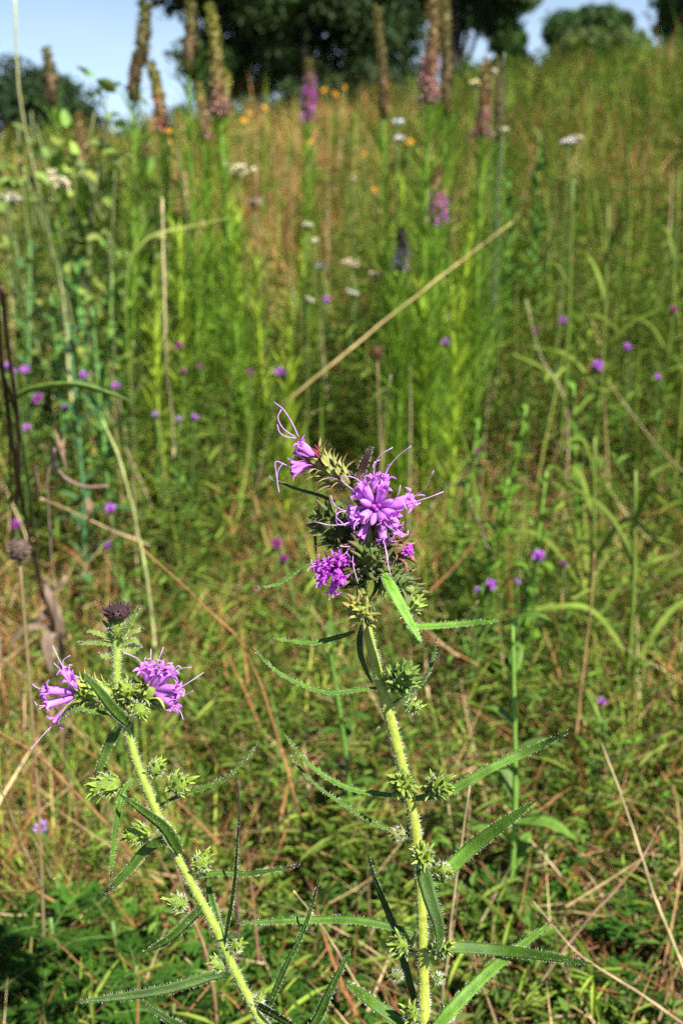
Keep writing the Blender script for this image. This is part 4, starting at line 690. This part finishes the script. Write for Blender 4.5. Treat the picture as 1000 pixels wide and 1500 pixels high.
# ================================================================= TREES AND SKYLINE SHRUBS
def tree(px, d, zc, rx, ry, rz, n, label, col, trunk=.22, ncl=60, leaf=.17, name='tree', group='trees beyond the hill', clr=.9, hole=1.0, base_out=0.0):
    x0 = (px - 500) / FPX * (d * math.cos(PITCH) - (zc - .75) * math.sin(PITCH)); y0 = d; b = np.array([x0, y0, G(x0, y0)]); c = np.array([x0, y0, zc]); root = thing(name, label, 'tree', b, group)
    mb = MB(); tr = smooth_path([b - np.array([0, 0, .3]), b * .5 + c * .5 + np.array([rng.normal(0, .15), 0, 0]), c + np.array([rng.normal(0, .2), 0, rz * .4])], 14); tube(mb, tr, np.linspace(trunk, trunk * .25, 14), (.05, .042, .035), 9)
    pts = randdir(ncl) * (rng.uniform(.25, 1, (ncl, 1)) ** .6); cl = c + pts * np.array([rx, ry, rz])
    for k in range(0, ncl, 2):
        t = rng.randint(5, 12); tube(mb, smooth_path([tr[t], tr[t] * .45 + cl[k] * .55 + np.array([0, 0, .2]), cl[k]], 7), np.linspace(trunk * .3, .02, 7), (.05, .042, .035), 5, False)
    mb.build('trunk', M['bark'], root)
    cr = clr * rng.uniform(.55, 1.25, ncl); k = rng.randint(0, ncl, n); off = randdir(n) * (rng.uniform(0, 1, (n, 1)) ** .5) * cr[k][:, None] * np.array([1, 1, .72]); pos = cl[k] + off
    tone = rng.uniform(.7, 1.35, ncl)[k][:, None] * rng.uniform(.7, 1.3, (n, 1)); colr = np.clip(np.array(col) * tone * (1 + rng.uniform(-.1, .1, (n, 3))), 0, 1)
    mb = MB(); ln = leaf * rng.uniform(.7, 1.3, n); leaflets(mb, pos, randdir(n) - np.array([0, 0, .3]), randdir(n) + np.array([0, 0, .8]), ln, ln * .62, colr, .2, .15); mb.build('crown', M['tree'], root, smooth=False)
OAK = (.032, .062, .014); MAP = (.045, .09, .02)
tree(312, 26, 6.9, 1.5, 2.0, 2.7, 20000, 'dark spreading tree behind the olive spikes, sky showing through its lower boughs', OAK, .3, 56, .17, 'tree', 'trees beyond the hill', .72)
tree(450, 27, 7.0, 1.9, 2.4, 3.4, 23000, 'dark dense tree behind the magenta spike', OAK, .3, 70)
tree(550, 28, 7.3, 1.5, 2.2, 3.5, 23000, 'darkest tree with heavy shade behind the slender olive spike', (.026, .05, .013), .34, 74)
tree(668, 30, 8.2, 1.6, 2.2, 1.7, 16000, 'tree with high boughs over the open sky gap between the two groves', OAK, .3, 48, .17, 'tree', 'trees beyond the hill', .7)
tree(742, 31, 7.3, .6, 1.2, 2.2, 14000, 'greener tree just beyond the sky gap above the grey dead stalk', MAP, .25, 46, .16, 'tree', 'trees beyond the hill', .45)
tree(872, 30, 6.4, 1.4, 1.2, .85, 13000, 'rounded tree with open sky on both sides above the shrubs', (.04, .08, .02), .22, 46, .14, 'tree', 'trees beyond the hill', .42)
tree(1008, 27, 6.4, .5, 1.0, 1.8, 9000, 'dark tree cut by the picture edge at the high end of the hill', OAK, .2, 36, .15, 'tree', 'trees beyond the hill', .5)
tree(58, 30, 4.4, 1.25, 1.2, 1.2, 13000, 'lone rounded dark tree standing lower down beyond the hill', (.028, .055, .02), .2, 34, .16, 'tree', 'trees beyond the hill', .7)
tree(-95, 24, 5.4, .9, 1.2, 1.2, 5000, 'dark tree whose bough tips poke in at the open sky side', OAK, .2, 22, .16, 'tree', 'trees beyond the hill', .6)
tree(170, 34, 3.2, 1.8, 1.4, 1.0, 6000, 'low distant treetop between the lone tree and the grove', (.03, .055, .025), .15, 26, .17, 'tree', 'trees beyond the hill', .6)
tree(290, 40, 4.6, 2.6, 1.4, 1.2, 6000, 'far hazy treetop seen through the sky gap under the grove', (.035, .06, .03), .15, 26, .18, 'tree', 'trees beyond the hill', .6)
for px, d, zc, rx, rz, n, lab, c in [(868, 13.2, 3.0, .42, .32, 6000, 'tall yellow green shrub on the skyline under the rounded tree', (.09, .13, .035)), (915, 13.0, 2.85, .22, .4, 4500, 'upright pale shrub at the edge of the open sky', (.10, .14, .045)), (800, 13.5, 2.7, .5, .2, 4000, 'low olive shrub on the skyline', (.08, .12, .03)), (682, 14, 2.7, .12, .42, 3500, 'dark green conifer like shrub under the sky gap', (.04, .09, .025)), (985, 13.4, 2.95, .35, .2, 4000, 'olive shrub beneath the dark edge tree', (.08, .11, .035)), (560, 14, 2.75, .6, .35, 3500, 'shaded shrub under the darkest tree', (.04, .065, .02)), (385, 14, 2.25, .55, .35, 3500, 'shaded shrub at the crest left of the magenta spike', (.035, .06, .02)), (470, 14.5, 2.55, .7, .35, 3500, 'shaded shrub under the dense tree', (.035, .06, .02))]:
    tree(px, d, zc, rx, .6, rz, n, lab, c, .03, 22, .07, 'shrub', 'shrubs on the skyline', .22)

# ================================================================= LIGHT, SKY, CAMERA
el = math.asin(TO_SUN[2]); az = math.atan2(TO_SUN[0], TO_SUN[1])
su = bpy.data.lights.new('sun', 'SUN'); su.energy = 5.0; su.angle = R(.53); su.color = (1, .95, .86)
so = bpy.data.objects.new('sun', su); COL.objects.link(so); so.rotation_euler = Vector(TO_SUN).to_track_quat('Z', 'Y').to_euler(); so.location = (4, -3, 8)
w = bpy.data.worlds.new('World'); scn.world = w; w.use_nodes = True; nt = w.node_tree; N = nt.nodes; L = nt.links
bg = N['Background']; sk = N.new('ShaderNodeTexSky'); sk.sky_type = 'NISHITA'; sk.sun_disc = False; sk.sun_elevation = el; sk.sun_rotation = az; sk.air_density = 1.0; sk.dust_density = .6; sk.ozone_density = 2.0
bg.inputs['Strength'].default_value = .05
tc = N.new('ShaderNodeTexCoord'); mp = N.new('ShaderNodeMapping'); mp.inputs['Scale'].default_value = (1, 1, 3.5); no = N.new('ShaderNodeTexNoise'); no.inputs['Scale'].default_value = 2.6; no.inputs['Detail'].default_value = 6
cr = N.new('ShaderNodeValToRGB'); cr.color_ramp.elements[0].position = .45; cr.color_ramp.elements[1].position = .75; cr.color_ramp.elements[0].color = (0, 0, 0, 1); cr.color_ramp.elements[1].color = (.4, .4, .4, 1)
mx = N.new('ShaderNodeMix'); mx.data_type = 'RGBA'; mx.inputs[7].default_value = (9.5, 10.3, 11.4, 1)
L.new(tc.outputs['Generated'], mp.inputs[0]); L.new(mp.outputs[0], no.inputs[0]); L.new(no.outputs['Fac'], cr.inputs[0]); sx = N.new('ShaderNodeSeparateXYZ'); L.new(tc.outputs['Generated'], sx.inputs[0]); hz = N.new('ShaderNodeMapRange'); hz.inputs['From Min'].default_value = .02; hz.inputs['From Max'].default_value = .3; hz.inputs['To Min'].default_value = .9; hz.inputs['To Max'].default_value = 0
L.new(sx.outputs['Z'], hz.inputs['Value']); m0 = N.new('ShaderNodeMix'); m0.data_type = 'RGBA'; m0.inputs[7].default_value = (8.0, 11.0, 14.2, 1)
L.new(hz.outputs[0], m0.inputs[0]); L.new(sk.outputs[0], m0.inputs[6]); L.new(m0.outputs[2], mx.inputs[6]); mk = N.new('ShaderNodeMath'); mk.operation = 'MULTIPLY'; L.new(cr.outputs[0], mk.inputs[0]); L.new(hz.outputs[0], mk.inputs[1]); L.new(mk.outputs[0], mx.inputs[0]); L.new(mx.outputs[2], bg.inputs[0])

cd = bpy.data.cameras.new('camera'); co = bpy.data.objects.new('camera', cd); COL.objects.link(co); scn.camera = co
co.location = CAM; co.rotation_euler = (math.pi / 2 - PITCH, 0, 0); cd.sensor_fit = 'VERTICAL'; cd.sensor_height = 36; cd.lens = FPX / 1500 * 36; cd.clip_start = .01; cd.clip_end = 1000
cd.dof.use_dof = True; cd.dof.focus_distance = HD; cd.dof.aperture_fstop = 10
scn.view_settings.view_transform = 'Standard'; scn.view_settings.look = 'None'; scn.view_settings.exposure = 1.25; scn.view_settings.gamma = 1
scn.cycles.max_bounces = 6; scn.cycles.transmission_bounces = 4; scn.cycles.diffuse_bounces = 2; scn.cycles.use_denoising = False
for o in list(bpy.data.objects):
    if '_o' in o: del o['_o']
